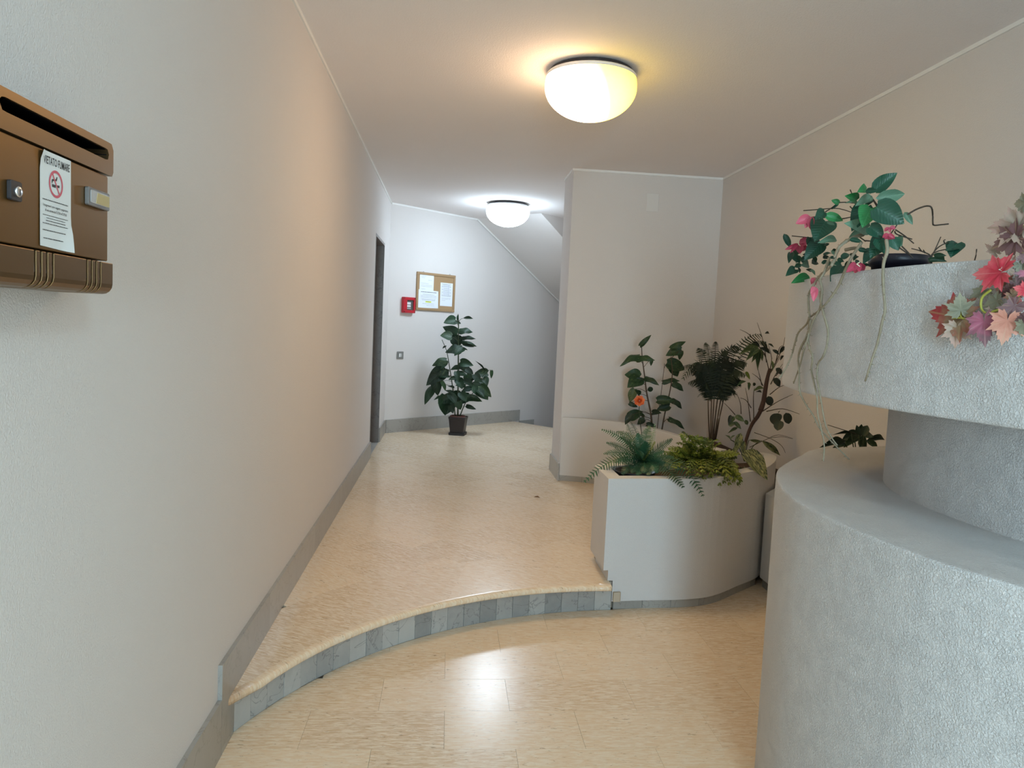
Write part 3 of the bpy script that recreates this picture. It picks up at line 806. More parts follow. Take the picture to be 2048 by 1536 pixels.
for (a, e) in ((ua + 0.012, 1.535), (ua + 0.012, 1.69), (ub - 0.012, 1.535), (ub - 0.012, 1.69)):
    m = MB(far(a, 0.044, e), DIR, EZ, NRM); m.lathe([(0.006, 0), (0.006, 0.002), (0, 0.002)], 12); m.build('screw', BLACKP, cb)

ua, ub = upos(-0.585), upos(-0.515)
sw = empty('light_switch', far((ua + ub) / 2, 0.004, 1.038), 'small grey metal light switch with a white rocker, low beside the lift door', 'switch')
m = fb(); m.box(ua, ub, 0.001, 0.008, 0.995, 1.081); bevel(m.build('face_plate', plain('switch_metal', (0.27, 0.27, 0.26), 0.4, 0.4), sw), 0.003, 2)
m = fb(); m.box(ua + 0.028, ub - 0.050, 0.008, 0.012, 1.018, 1.058); m.build('rocker', plain('rocker_white', (0.8, 0.8, 0.78), 0.4), sw)
m = fb(); m.box(ua + 0.049, ub - 0.028, 0.008, 0.012, 1.018, 1.058); m.build('rocker', plain('rocker_grey', (0.5, 0.5, 0.49), 0.4), sw)

# blank cover plate on the pillar wall (painted over)
pa, pc = on_y(1294, 386, YP), on_y(1316, 424, YP)
m = MB(); m.box(pa.x, pc.x, YP - 0.005, YP - 0.0005, pc.z, pa.z)
cp = tag(bevel(m.build('cover_plate', plain('cover_plate_paint', (0.735, 0.715, 0.695), 0.6)), 0.002, 1), 'blank square cover plate painted over, high on the pillar wall', 'cover plate')

# ------------------------------------------------------------------ ceiling globes
def globe(name, loc, r, emis, label):
    g = empty(name, loc, label, 'ceiling light', 'glass globes on the ceiling')
    m = MB(loc); m.lathe([(0.0, -0.001), (r * 0.86, -0.001), (r * 0.90, -0.006), (r * 0.90, -0.022), (r * 0.86, -0.024), (0, -0.024)], 48); m.build('ceiling_plate', BLACKP, g, False)
    rim = plain(name + '_rim', (0.8, 0.78, 0.76), 0.3)
    m = MB(loc); m.lathe([(r * 0.88, -0.0245), (r * 0.965, -0.0245), (r * 0.985, -0.030), (r * 0.985, -0.042), (r * 0.88, -0.042)], 48); m.build('rim', rim, g, True)
    prof = []
    for i in range(25):
        t = i / 24
        a = math.radians(12 - 102 * t)
        rr = r * max(0.0, math.cos(a)) if t < 1 else 0.0
        prof.append((rr, -0.085 + 0.160 * math.sin(a) if a < 0 else -0.085 + 0.045 * math.sin(a) / math.sin(math.radians(12))))
    m = MB(loc); m.lathe(prof, 64); m.build('globe', emis, g, True)
    return g
def glow(name, stops, strength):
    t = NT(name)
    x = t.n('SeparateXYZ'); t.t.links.new(t.tc.outputs['Generated'], x.inputs[0])
    f = t.math('ADD', t.math('MULTIPLY', x.outputs[0], 0.9), t.math('MULTIPLY', x.outputs[2], 0.18))
    c = t.ramp(f, stops)
    t.t.links.new(c, t.b.inputs['Emission Color'])
    t.t.links.new(t.math('MULTIPLY', t.math('SUBTRACT', 1.15, t.math('MULTIPLY', x.outputs[2], 0.85)), strength), t.b.inputs['Emission Strength'])
    return t.out((0.6, 0.58, 0.52), 0.12, 0, 0.5)
G1 = glow('warm_globe_glass', [(0.18, (0.74, 0.485, 0.28)), (0.40, (0.80, 0.53, 0.29)), (0.52, (0.50, 0.33, 0.09)), (0.64, (0.30, 0.20, 0.016)), (1.0, (0.20, 0.128, 0.008))], LAMP1)
G2 = glow('cool_globe_glass', [(0.0, (0.68, 0.85, 1.0)), (1.0, (0.68, 0.85, 1.0))], LAMP2)
lamp1 = globe('ceiling_light', V((0.665, 3.86, ZC)), 0.232, G1, 'large warm glowing glass bowl light on the ceiling near the viewer')
lamp2 = globe('ceiling_light', V((0.575, 8.12, ZC)), 0.232, G2, 'cool white glowing bowl light at the far end of the ceiling')
lamp3 = globe('ceiling_light', V((0.62, -0.15, ZC)), 0.232, glow('near_globe_glass', [(0.0, (0.50, 0.83, 1.0)), (1.0, (0.50, 0.83, 1.0))], LAMP3), 'cool white bowl light on the ceiling above the entrance, behind the viewer')
# ------------------------------------------------------------------ plants: leaf shapes and materials
def leaf_me(name, fn, n=9, fold=0.12, arch=0.10, wave=0.0, lobes=0.0):
    vs, fs = [], []
    for i in range(n + 1):
        t = i / n
        w = fn(t)
        for j in (-1, -0.5, 0, 0.5, 1):
            x = t - lobes * abs(j) ** 1.5 * (1 - t) ** 3
            vs.append((x, j * w, arch * 4 * t * (1 - t) + fold * abs(j) * w * 2 - fold * w * 0.6 + wave * math.sin(9 * t + 2.5 * j) * abs(j) * w))
    for i in range(n):
        for j in range(4):
            a = i * 5 + j
            fs.append((a, a + 1, a + 6, a + 5))
    me = bpy.data.meshes.new(name); me.from_pydata(vs, [], fs); me.validate()
    me.polygons.foreach_set('use_smooth', [True] * len(me.polygons))
    return me
heart = lambda t: 0.5 * min(1.0, (max(0.0, t) + 0.02) ** 0.42 * max(0.0, 1 - t) ** 0.98 * 2.25)
ovate = lambda t: 0.5 * min(1.0, 1.06 * math.sin(math.pi * min(1, t) ** 0.72) ** 0.85) if 0 < t < 1 else 0.004
lance = lambda t: 0.5 * math.sin(math.pi * t ** 0.8) ** 1.15 if 0 < t < 1 else 0.004
rnd_f = lambda t: 0.5 * (math.sqrt(max(0, 1 - (2 * min(t, 0.95) / 0.95 - 1) ** 2)) if t < 0.93 else 0.05 * (1 - t) / 0.07) + 0.003
def shape_set(base, fn, **k):
    return lambda: leaf_me(base, fn, **k)
SHAPES = {}
def shape(kind, mat):
    key = (kind, mat.name)
    if key not in SHAPES:
        kw = {'heart': (heart, dict(fold=0.16, arch=0.10, wave=0.06, lobes=0.10)), 'heart2': (heart, dict(fold=-0.10, arch=0.16, wave=0.16, lobes=0.08)),
              'ovate': (ovate, dict(fold=0.14, arch=0.08, wave=0.06)), 'lance': (lance, dict(fold=0.2, arch=0.10, wave=0.08)),
              'round': (rnd_f, dict(fold=0.06, arch=0.05)), 'curl': (ovate, dict(fold=0.5, arch=0.16, wave=0.3))}[kind]
        me = leaf_me('leaf', kw[0], **kw[1]); me.materials.append(mat); SHAPES[key] = me
    return SHAPES[key]
def leafmat(name, dark, light, vein, blotch=None, amount=0.0, rough=0.42, trans=0.0):
    t = NT(name)
    s = t.n('SeparateXYZ'); t.t.links.new(t.tc.outputs['Object'], s.inputs[0])
    ay = t.math('ABSOLUTE', s.outputs[1])
    r = t.rand()
    c = t.mix(t.math('MULTIPLY', r, 0.9), dark, light)
    side = t.math('SINE', t.math('MULTIPLY', t.math('SUBTRACT', s.outputs[0], t.math('MULTIPLY', ay, 0.75)), 52.0))
    c = t.mix(t.ramp(side, [(0.80, 0.0), (1.0, 0.16)]), c, vein)
    c = t.mix(t.ramp(ay, [(0.0, 0.75), (0.022, 0.0)]), c, vein)
    if blotch is not None:
        off = t.n('CombineXYZ'); t.set(off, 'X', t.math('MULTIPLY', r, 23.0))
        mp = t.n('Mapping'); t.t.links.new(t.tc.outputs['Object'], mp.inputs[0]); t.t.links.new(off.outputs[0], mp.inputs['Location'])
        mp.inputs['Rotation'].default_value = (0, 0, 0.5); mp.inputs['Scale'].default_value = (3.0, 9.0, 1)
        nz = t.noise(mp.outputs[0], 1.6, 3, 0.6, 0.8)
        c = t.mix(t.ramp(nz, [(0.60 - amount, 0.0), (0.66 - amount, 0.9)]), c, blotch)
    t.bump(side, 0.12, 0.02)
    return t.out(c, rough, 0, 0.45)
L_DARK = leafmat('dark_leaf', (0.006, 0.020, 0.009), (0.016, 0.052, 0.020), (0.04, 0.09, 0.04), None, 0, 0.5)
L_POTH = leafmat('pothos_leaf', (0.008, 0.026, 0.011), (0.024, 0.066, 0.020), (0.06, 0.12, 0.04), (0.15, 0.20, 0.06), -0.01, 0.48)
L_YEL = leafmat('yellow_green_leaf', (0.10, 0.15, 0.016), (0.27, 0.30, 0.035), (0.34, 0.36, 0.09))
L_YEL2 = leafmat('olive_leaf', (0.045, 0.075, 0.012), (0.12, 0.15, 0.02), (0.2, 0.22, 0.06))
L_FERN = leafmat('fern_leaf', (0.010, 0.045, 0.024), (0.036, 0.115, 0.052), (0.05, 0.13, 0.05))
L_PALM = leafmat('palm_leaf', (0.007, 0.014, 0.008), (0.018, 0.032, 0.014), (0.03, 0.05, 0.02), None, 0, 0.75)
L_STRIPE = leafmat('striped_leaf', (0.018, 0.035, 0.014), (0.03, 0.05, 0.02), (0.03, 0.06, 0.02), (0.27, 0.28, 0.12), 0.13)
L_VAR = leafmat('variegated_leaf', (0.04, 0.075, 0.028), (0.09, 0.12, 0.045), (0.16, 0.18, 0.08), (0.30, 0.30, 0.15), 0.0)
L_FIC = leafmat('ficus_leaf', (0.012, 0.02, 0.014), (0.02, 0.032, 0.02), (0.04, 0.06, 0.03))
L_BOUG = leafmat('deep_green_leaf', (0.007, 0.050, 0.028), (0.014, 0.082, 0.044), (0.035, 0.13, 0.075))
L_BRIGHT = leafmat('bright_green_leaf', (0.012, 0.15, 0.035), (0.028, 0.22, 0.065), (0.08, 0.33, 0.12))
L_GREY = leafmat('grey_green_leaf', (0.085, 0.17, 0.11), (0.14, 0.26, 0.17), (0.19, 0.33, 0.22))
PINK = leafmat('pink_bract', (0.56, 0.075, 0.13), (0.68, 0.15, 0.21), (0.75, 0.25, 0.3))
PINKRED = leafmat('rose_pink_bract', (0.38, 0.03, 0.07), (0.48, 0.06, 0.11), (0.6, 0.15, 0.18))
ORANGE = leafmat('orange_petal', (0.78, 0.13, 0.03), (0.90, 0.26, 0.09), (0.92, 0.35, 0.15))
CREAM = plain('cream_stamen', (0.8, 0.75, 0.55), 0.6)
GSTEM = plain('green_stem', (0.035, 0.055, 0.022), 0.6)
BSTEM = plain('brown_stem', (0.075, 0.05, 0.032), 0.7)
TWIG = NT('dry_twig'); TWIG = TWIG.out(TWIG.mix(TWIG.noise(TWIG.mapped(), 60, 3), (0.20, 0.165, 0.11), (0.36, 0.31, 0.22)), 0.8)
DKTWIG = plain('dark_twig', (0.045, 0.032, 0.022), 0.7)
TRUNK = plain('red_brown_trunk', (0.045, 0.020, 0.014), 0.8)
UPV = V((0, 0, 1))
def place(parent, kind, mat, P, Q, wr=0.6, roll=0.0, name='leaf', face=0.75, me=None):
    X = Q - P; Ln = X.length; X = X / Ln
    N = (CAM - P).normalized() * face + UPV * (1.05 - face)
    Zv = N - X * N.dot(X)
    if Zv.length < 1e-3: Zv = V((0.3, 0.2, 1)) - X * V((0.3, 0.2, 1)).dot(X)
    Zv.normalize()
    if roll: Zv = Matrix.Rotation(math.radians(roll), 3, X) @ Zv
    Yv = Zv.cross(X)
    Mx = Matrix((X * Ln, Yv * (Ln * wr), Zv * Ln)).transposed().to_4x4()
    Mx.translation = P - wloc(parent)
    o = bpy.data.objects.new(name, me or shape(kind, mat)); COL.objects.link(o); o.parent = parent; o.matrix_local = Mx
    return o
def stem(parent, pts, r0, r1, mat, name='stem', k=4, n=6, thorns=0.0, petioles=None):
    path = smooth_path(pts, k)
    m = MB(); m.tube(path, r0, r1, n)
    if thorns:
        for i in range(1, len(path) - 1):
            for _ in range(1):
                if random.random() < 0.55:
                    d = V((random.uniform(-1, 1), random.uniform(-1, 1), random.uniform(-1, 0.6))).normalized()
                    m.tube([path[i], path[i] + d * thorns * random.uniform(0.6, 1.6)], r1 * 0.8, r1 * 0.3, 4)
    for a, b in (petioles or []):
        mid_ = (a + b) / 2 + V((0, 0, 0.12 * (a - b).length))
        m.tube(smooth_path([a, mid_, b], 3), r1 * 0.75, r1 * 0.55, 4)
    return m.build(name, mat, parent, True), path
def rj(a): return random.uniform(-a, a)
def leafy(root, conv, Y, stems, leaves, jit=0.06, smat=GSTEM):
    """stems: (points in the crop, r0, r1); leaves: (base, tip, width ratio, shape, material, roll)"""
    paths = []
    for pts, r0, r1 in stems:
        w = [on_y(*conv(q[0], q[1]), Y + (q[2] if len(q) > 2 else 0.0)) for q in pts]
        paths.append((smooth_path(w, 5), w, r0, r1))
    pet = [[] for _ in paths]
    for L in leaves:
        (a, b_), (c, d), wr, kind, mat = L[0], L[1], L[2], L[3], L[4]
        roll = L[5] if len(L) > 5 else rj(18)
        d0 = rj(jit)
        P = on_y(*conv(a, b_), Y + d0)
        Q = on_y(*conv(c, d), Y + d0 + rj(jit * 0.8) - 0.01)
        place(root, kind, mat, P, Q, wr * 1.1, roll)
        best, bi = None, 0
        for i, (path, *_r) in enumerate(paths):
            for q in path:
                dd = (q - (P - V((0, 0, 0.035)))).length
                if best is None or dd < best[0]: best = (dd, q); bi = i
        if best and best[0] < 0.30: pet[bi].append((best[1], P))
    for i, (path, w, r0, r1) in enumerate(paths):
        stem(root, w, r0, r1, smat, petioles=pet[i])

# ------------------------------------------------------------------ tall potted plant at the far wall
c5 = crop(830, 610, 5.483)
PX, PY = 0.143, 8.585
pl = empty('potted_plant', (PX, PY, ZU), 'tall dark green potted plant in a small black square pot by the far wall', 'plant')
m = MB((PX, PY, ZU)); hw = 0.078; tw = 0.098
a = math.radians(-12)
def sq(w, z, r=0.012):
    pts = []
    for sx, sy in ((1, 1), (-1, 1), (-1, -1), (1, -1)):
        for k in range(4):
            g = math.radians({(1, 1): 0, (-1, 1): 90, (-1, -1): 180, (1, -1): 270}[(sx, sy)] + 30 * k)
            x, y = sx * (w - r) + r * math.cos(g), sy * (w - r) + r * math.sin(g)
            pts.append((x * math.cos(a) - y * math.sin(a), x * math.sin(a) + y * math.cos(a), z))
    return pts
rings = [sq(hw, 0.012), sq(hw + 0.002, 0.05), sq(tw - 0.004, 0.185), sq(tw, 0.188), sq(tw, 0.212), sq(tw - 0.008, 0.212), sq(tw - 0.012, 0.16)]
vs = [q for r_ in rings for q in r_]; n_ = 16
fs = [(i * n_ + k, i * n_ + (k + 1) % n_, (i + 1) * n_ + (k + 1) % n_, (i + 1) * n_ + k) for i in range(len(rings) - 1) for k in range(n_)] + [tuple(range(n_ - 1, -1, -1))]
m.add(vs, fs); m.build('pot', plain('dark_brown_pot', (0.020, 0.014, 0.015), 0.35), pl)
m = MB((PX, PY, ZU)); rr = [sq(hw + 0.012, 0.0), sq(hw + 0.014, 0.03), sq(hw + 0.006, 0.03), sq(hw + 0.004, 0.008)]
vs = [q for r_ in rr for q in r_]; m.add(vs, [(i * n_ + k, i * n_ + (k + 1) % n_, (i + 1) * n_ + (k + 1) % n_, (i + 1) * n_ + k) for i in range(3) for k in range(n_)] + [tuple(range(n_ - 1, -1, -1)), tuple(3 * n_ + k for k in range(n_))])
m.build('saucer', BLACKP, pl)
m = MB((PX, PY, ZU)); m.lathe([(0.0, 0.172), (0.083, 0.172)], 20); m.build('soil', SOIL, pl)
m = MB((PX - 0.005, PY - 0.0, ZU)); m.lathe([(0.088, 0.17), (0.092, 0.218), (0.085, 0.222), (0.080, 0.175)], 28); m.build('inner_pot', plain('terracotta_liner', (0.10, 0.028, 0.018), 0.6), pl, True)
D, H_, H2 = L_DARK, 'heart', 'heart2'
PO = L_POTH
leafy(pl, c5, PY, [([(470, 1225), (472, 900), (475, 600), (476, 300), (478, 200), (475, 110)], 0.010, 0.004), ([(440, 1225), (412, 900), (372, 640), (345, 500), (295, 380)], 0.007, 0.003),
                   ([(490, 1225), (560, 1060), (640, 960), (700, 850), (780, 730)], 0.007, 0.003)],
      [((445, 165), (312, 198), .75, H_, D), ((465, 180), (475, 95), .22, 'lance', D), ((528, 145), (640, 150), .3, 'lance', D), ((440, 190), (505, 205), .5, H_, PO),
       ((465, 310), (303, 238), .6, H2, D), ((485, 285), (635, 300), .55, H2, D), ((400, 350), (275, 335), .95, H_, PO), ((440, 345), (485, 460), 1.0, H_, D), ((512, 362), (668, 372), .32, H2, D),
       ((520, 408), (680, 455), .3, H2, D), ((520, 440), (650, 462), .25, 'lance', D), ((520, 470), (580, 495), .35, H_, D), ((510, 480), (330, 520), .62, H2, D), ((525, 470), (430, 560), .7, H_, D),
       ((345, 445), (300, 480), .3, 'lance', D), ((345, 605), (185, 668), .5, H2, PO), ((340, 620), (278, 705), .5, H_, D), ((330, 700), (122, 885), .55, H_, D), ((340, 715), (235, 860), .55, H2, PO),
       ((235, 790), (250, 995), .55, H_, D), ((190, 905), (105, 1095), .42, H2, D), ((270, 770), (388, 795), .6, H_, D), ((490, 685), (388, 712), .55, H_, D), ((500, 625), (642, 665), .6, H_, D),
       ((490, 640), (605, 765), .55, H_, PO), ((565, 760), (600, 885), .75, H_, PO), ((450, 745), (575, 770), .5, H2, D), ((770, 722), (658, 610), .1, 'lance', D), ((795, 745), (655, 745), .7, H_, PO),
       ((840, 718), (835, 808), .4, H_, PO), ((740, 805), (790, 900), .95, H_, PO), ((640, 860), (802, 1042), .62, H_, D), ((720, 885), (838, 1012), .55, H_, PO), ((560, 1025), (738, 1060), .5, H_, PO),
       ((562, 1105), (672, 1145), .4, H2, D), ((335, 985), (330, 1212), .72, H_, D), ((400, 1040), (345, 1200), .7, H_, D), ((290, 840), (335, 945), .4, H_, PO), ((425, 965), (330, 935), .4, H2, D),
       ((475, 970), (355, 1035), .6, H_, D), ((500, 960), (565, 1065), .7, H_, D), ((445, 800), (365, 820), .55, H_, PO), ((470, 810), (520, 925), .75, H_, D), ((555, 885), (440, 880), .4, H2, D),
       ((610, 915), (510, 950), .6, H_, D), ((470, 1060), (500, 1150), .8, H_, D), ((300, 1000), (205, 1042), .35, H2, D), ((620, 830), (690, 805), .35, H_, D), ((660, 850), (640, 960), .5, H_, D),
       ((430, 900), (360, 890), .35, H2, D), ((455, 950), (520, 1010), .6, H_, PO), ((390, 1100), (420, 1190), .7, H_, D), ((455, 730), (480, 850), .5, H_, D), ((300, 690), (180, 760), .5, H_, D), ((420, 1000), (250, 1080), .55, H_, D), ((600, 990), (500, 1090), .7, H_, D), ((690, 930), (760, 1010), .7, H_, D), ((650, 760), (720, 850), .7, H_, D), ((380, 980), (450, 1090), .7, H_, D), ((230, 870), (200, 950), .5, H2, PO), ((540, 830), (640, 900), .6, H_, D), ((500, 1000), (440, 1080), .7, H_, D), ((350, 760), (300, 810), .6, H_, D), ((560, 700), (640, 760), .6, H_, D)], 0.07)

# ------------------------------------------------------------------ plants in the rear planter
cR = crop(1130, 640, 4.0157)
ph = empty('climbing_pothos', (1.66, 5.75, 0.63), 'climbing pothos with marbled leaves in the rear planter, below the cover plate', 'plant')
leafy(ph, cR, 5.75, [([(700, 900), (690, 760), (655, 580), (638, 440), (620, 300), (615, 205)], 0.008, 0.003), ([(775, 900), (800, 760), (845, 560), (862, 420), (852, 310)], 0.007, 0.003), ([(740, 880), (765, 650), (800, 350)], 0.003, 0.002)],
      [((602, 208), (694, 118), .32, H2, PO), ((600, 285), (438, 375), .30, H2, PO), ((575, 312), (724, 325), .42, H2, PO), ((700, 320), (690, 370), .5, H_, PO), ((848, 230), (972, 172), .38, H2, PO),
       ((935, 240), (808, 288), .62, H_, PO), ((940, 250), (918, 322), .5, H_, PO), ((820, 345), (962, 400), .6, H_, PO), ((850, 360), (905, 455), .7, H_, PO), ((600, 460), (478, 440), .9, H_, L_BRIGHT.copy() if False else PO),
       ((600, 470), (500, 545), .8, H_, PO), ((640, 465), (757, 525), .38, H2, PO), ((560, 500), (640, 470), .5, H_, D), ((785, 498), (925, 490), .32, H2, PO), ((865, 505), (952, 572), .5, H2, D),
       ((560, 555), (520, 660), .55, H_, L_VAR), ((680, 535), (690, 577), .8, 'round', D), ((515, 668), (585, 700), .45, H2, D), ((740, 645), (885, 650), .5, H_, PO), ((860, 640), (940, 715), .5, H2, D),
       ((840, 690), (735, 722), .6, H_, D), ((510, 790), (625, 735), .6, H_, PO), ((590, 735), (632, 795), .35, 'curl', L_VAR), ((540, 760), (482, 842), .6, H_, D), ((640, 800), (580, 840), .7, H_, D),
       ((835, 790), (962, 880), .32, H2, D), ((700, 745), (775, 748), .6, H_, D), ((655, 840), (730, 855), .6, H_, D), ((600, 600), (560, 560), .6, H_, D)], 0.06, BSTEM)
ctr = on_y(*cR(598, 650), 5.66)
ro = empty('orange_rose', ctr, 'single orange artificial rose standing among the pothos leaves', 'flower')
for ring, (npet, tilt, ln, wr) in enumerate(((2, 84, 0.034, 0.9), (4, 68, 0.036, 1.0), (6, 44, 0.040, 1.0), (7, 18, 0.042, 0.9))):
    ax = V((-0.25, -0.9, 0.25)).normalized(); s1 = ax.cross(UPV).normalized(); s2 = s1.cross(ax)
    for k in range(npet):
        g = 2 * math.pi * (k + 0.4 * ring) / npet
        d = (s1 * math.cos(g) + s2 * math.sin(g)) * math.cos(math.radians(tilt)) + ax * math.sin(math.radians(tilt))
        P = ctr + (s1 * math.cos(g) + s2 * math.sin(g)) * 0.004
        place(ro, 'round', ORANGE, P, P + d * ln, wr, 0, 'petal', 0.9)
stem(ro, [ctr, ctr + V((0.01, 0.02, -0.10)), ctr + V((0.05, 0.06, -0.27))], 0.003, 0.003, GSTEM)

def frond(parent, P, C, Q, width, npair, mat, name='frond', taper=0.75, leaflet=0.24, droop=0.15, nrm=None, lean=0.35, fat=False, shaft=0.0016):
    """one fern or palm frond: a curved midrib carrying pairs of leaflets"""
    m = MB(); pts = [P.lerp(C, t / 14).lerp(C.lerp(Q, t / 14), t / 14) for t in range(15)]
    m.tube(pts, shaft * 1.4, shaft * 0.5, 4)
    for i in range(npair):
        t = (i + 1.0) / (npair + 0.6)
        f = t * 14; j = min(13, int(f)); q = pts[j].lerp(pts[j + 1], f - j)
        tg = (pts[j + 1] - pts[j]).normalized()
        N = (nrm if nrm is not None else ((CAM - q).normalized() * 0.6 + UPV * 0.6))
        N = (N - tg * N.dot(tg)).normalized()
        sd = tg.cross(N)
        ww = width * (math.sin(math.pi * min(1.0, t * 0.80 + 0.16)) ** 0.8) * (1 - 0.25 * t)
        for sgn in (-1, 1):
            d = (sd * sgn + tg * lean).normalized() * ww + V((0, 0, -droop * ww)) + N * rj(0.12) * ww
            h = width * leaflet * 0.5 * (0.75 + 0.5 * random.random())
            e = tg * h
            if fat:
                m.add([q, q + d * 0.35 + e + N * h * 0.3, q + d * 0.75 + e * 0.8, q + d, q + d * 0.75 - e * 0.8, q + d * 0.35 - e + N * h * 0.3, q + d * 0.5 - N * h * 0.2], [(0, 6, 1), (1, 6, 2), (2, 6, 3), (3, 6, 4), (4, 6, 5), (5, 6, 0)])
            else:
                m.add([q - e * 0.7, q + e * 0.7, q + d * 0.6 + e * 0.55, q + d, q + d * 0.6 - e * 0.55], [(0, 1, 2, 4), (4, 2, 3)])
    m.v = [V((min(q.x, 2.165), q.y, q.z)) for q in m.v]
    o = m.build(name, mat, parent)
    return o

cP = crop(1340, 640, 5.908)
YPm = 5.05
pm = empty('palm', (1.87, YPm, 0.63), 'dark green artificial palm with a bushy crown in the rear planter', 'plant')
for (a0, a1) in ((470, 450), (485, 490), (500, 520), (510, 560), (525, 600), (535, 632)):
    stem(pm, [on_y(*cP(a0, 1420), YPm + rj(.02)), on_y(*cP((a0 + a1) / 2 - 4, 1180), YPm + rj(.03)), on_y(*cP(a1, 940), YPm + rj(.05))], 0.006, 0.004, BSTEM)
for (s_, c_, e_, w_) in (((470, 940), (400, 200), (150, 700), .085), ((480, 940), (350, 420), (140, 560), .06), ((480, 960), (420, 600), (215, 745), .07), ((490, 940), (440, 330), (330, 330), .07), ((510, 900), (470, 330), (420, 265), .055),
                         ((530, 900), (530, 300), (540, 255), .05), ((540, 900), (560, 260), (690, 380), .08), ((560, 920), (640, 160), (840, 340), .075), ((600, 940), (780, 30), (1170, 190), .075), ((620, 900), (900, 120), (1160, 270), .06),
                         ((590, 920), (720, 340), (905, 520), .09), ((600, 940), (700, 430), (890, 660), .085), ((600, 950), (700, 600), (850, 720), .08), ((610, 960), (660, 700), (770, 850), .08), ((560, 960), (600, 560), (640, 950), .09),
                         ((520, 960), (560, 520), (500, 930), .09), ((490, 960), (430, 620), (420, 800), .085), ((470, 960), (410, 780), (325, 912), .02), ((540, 900), (480, 380), (600, 640), .09), ((520, 880), (600, 330), (760, 560), .10),
                         ((500, 880), (470, 400), (300, 560), .095), ((500, 900), (470, 520), (460, 700), .10), ((570, 900), (700, 480), (680, 720), .10), ((480, 900), (360, 500), (290, 650), .09), ((560, 880), (560, 400), (430, 520), .09), ((570, 880), (640, 330), (700, 450), .09)):
    y0 = YPm + rj(.04); y1 = YPm + rj(.16)
    frond(pm, on_y(*cP(*s_), y0), on_y(*cP(*c_), (y0 + y1) / 2), on_y(*cP(*e_), y1), w_ * 1.12, 24, L_PALM, 'frond', 0.7, 0.15, 0.5, None, 0.7)

# ------------------------------------------------------------------ plants in the leaf shaped planter
cF = crop(1150, 840, 7.585)
fb_ = on_y(*cF(1040, 620), 3.92)
fe = empty('fern', (fb_.x, fb_.y, 0.625), 'blue-green fern arching over the left end of the leaf-shaped planter', 'plant')
for (c_, e_, yc, ye, w_) in (((800, 240), (398, 142), 3.92, 3.95, .045), ((900, 200), (632, 176), 4.0, 4.05, .045), ((840, 200), (790, 60), 4.05, 4.12, .035), ((870, 330), (690, 260), 3.85, 3.82, .055), ((1040, 280), (1130, 88), 3.98, 4.02, .05),
                             ((960, 180), (840, 20), 4.05, 4.15, .03), ((1180, 380), (1215, 40), 3.95, 3.95, .025), ((1240, 430), (1480, 285), 3.86, 3.82, .05), ((1130, 470), (1218, 330), 3.82, 3.78, .04), ((720, 380), (474, 346), 3.9, 3.88, .045),
                             ((720, 430), (430, 515), 3.86, 3.84, .045), ((640, 420), (130, 950), 3.92, 3.92, .05), ((860, 600), (715, 825), 3.82, 3.78, .05), ((980, 680), (950, 835), 3.80, 3.77, .045), ((1340, 600), (1650, 1030), 3.78, 3.655, .05),
                             ((1640, 480), (1950, 1170), 3.80, 3.665, .05), ((1220, 640), (1420, 770), 3.82, 3.78, .05), ((1120, 700), (1110, 835), 3.80, 3.76, .045), ((900, 430), (760, 330), 3.82, 3.78, .055), ((1000, 400), (950, 200), 3.95, 3.98, .05),
                             ((1200, 560), (1500, 560), 3.84, 3.84, .05), ((820, 560), (600, 640), 3.84, 3.82, .05), ((950, 620), (860, 800), 3.80, 3.77, .045), ((1080, 640), (1030, 800), 3.80, 3.77, .045), ((1150, 620), (1260, 800), 3.80, 3.77, .045), ((900, 500), (820, 420), 3.84, 3.80, .055), ((1080, 470), (1060, 330), 3.86, 3.84, .055), ((1150, 500), (1350, 480), 3.84, 3.80, .05), ((1300, 560), (1620, 760), 3.80, 3.76, .05)):
    col = L_YEL if e_ in ((1215, 40), (1218, 330)) else L_FERN
    frond(fe, fb_, on_y(*cF(*c_), yc), on_y(*cF(*e_), ye), w_ * (1.25 if e_[1] > 900 else 1.0), 24, col, 'frond', 0.8, 0.18, 0.1)
liner = MB((1.02, 3.90, 0.60)); liner.lathe([(0.0, 0.026), (0.085, 0.026), (0.105, 0.085), (0.113, 0.085), (0.108, 0.078), (0.09, 0.028)], 28)
liner.build('nursery_pot', BLACKP, fe, True)

cY = crop(1300, 840, 7.314)
sb = empty('leafy_shrub', (1.52, 4.05, 0.625), 'yellow-green small-leaved shrub beside the fern, spilling over the planter front', 'plant')
ends = [(470, 190), (600, 235), (720, 265), (390, 350), (260, 420), (140, 490), (200, 545), (440, 470), (560, 330), (860, 300), (1000, 300), (830, 420), (640, 620), (780, 600), (700, 840), (880, 870), (780, 780), (940, 620),
        (1020, 640), (1080, 520), (1230, 520), (1310, 490), (1030, 1005), (1180, 985), (1315, 985), (1345, 890), (1150, 850), (1240, 750), (1250, 640), (1000, 780), (520, 560), (480, 420), (900, 480), (700, 440), (620, 520), (860, 720), (1180, 620)]
ends += [(200, 600), (300, 640), (420, 660), (350, 720), (480, 740), (250, 520), (400, 580), (560, 800), (620, 740), (520, 690), (330, 560)]
ends += [(1240, 940), (1280, 900), (1200, 900), (1100, 960), (1300, 830), (1350, 940), (1160, 930), (900, 820), (640, 800), (760, 860)]
ends += [(ex + random.uniform(-45, 45), min(ey + random.uniform(-25, 70), 900)) for ex, ey in ends if ey < 900]
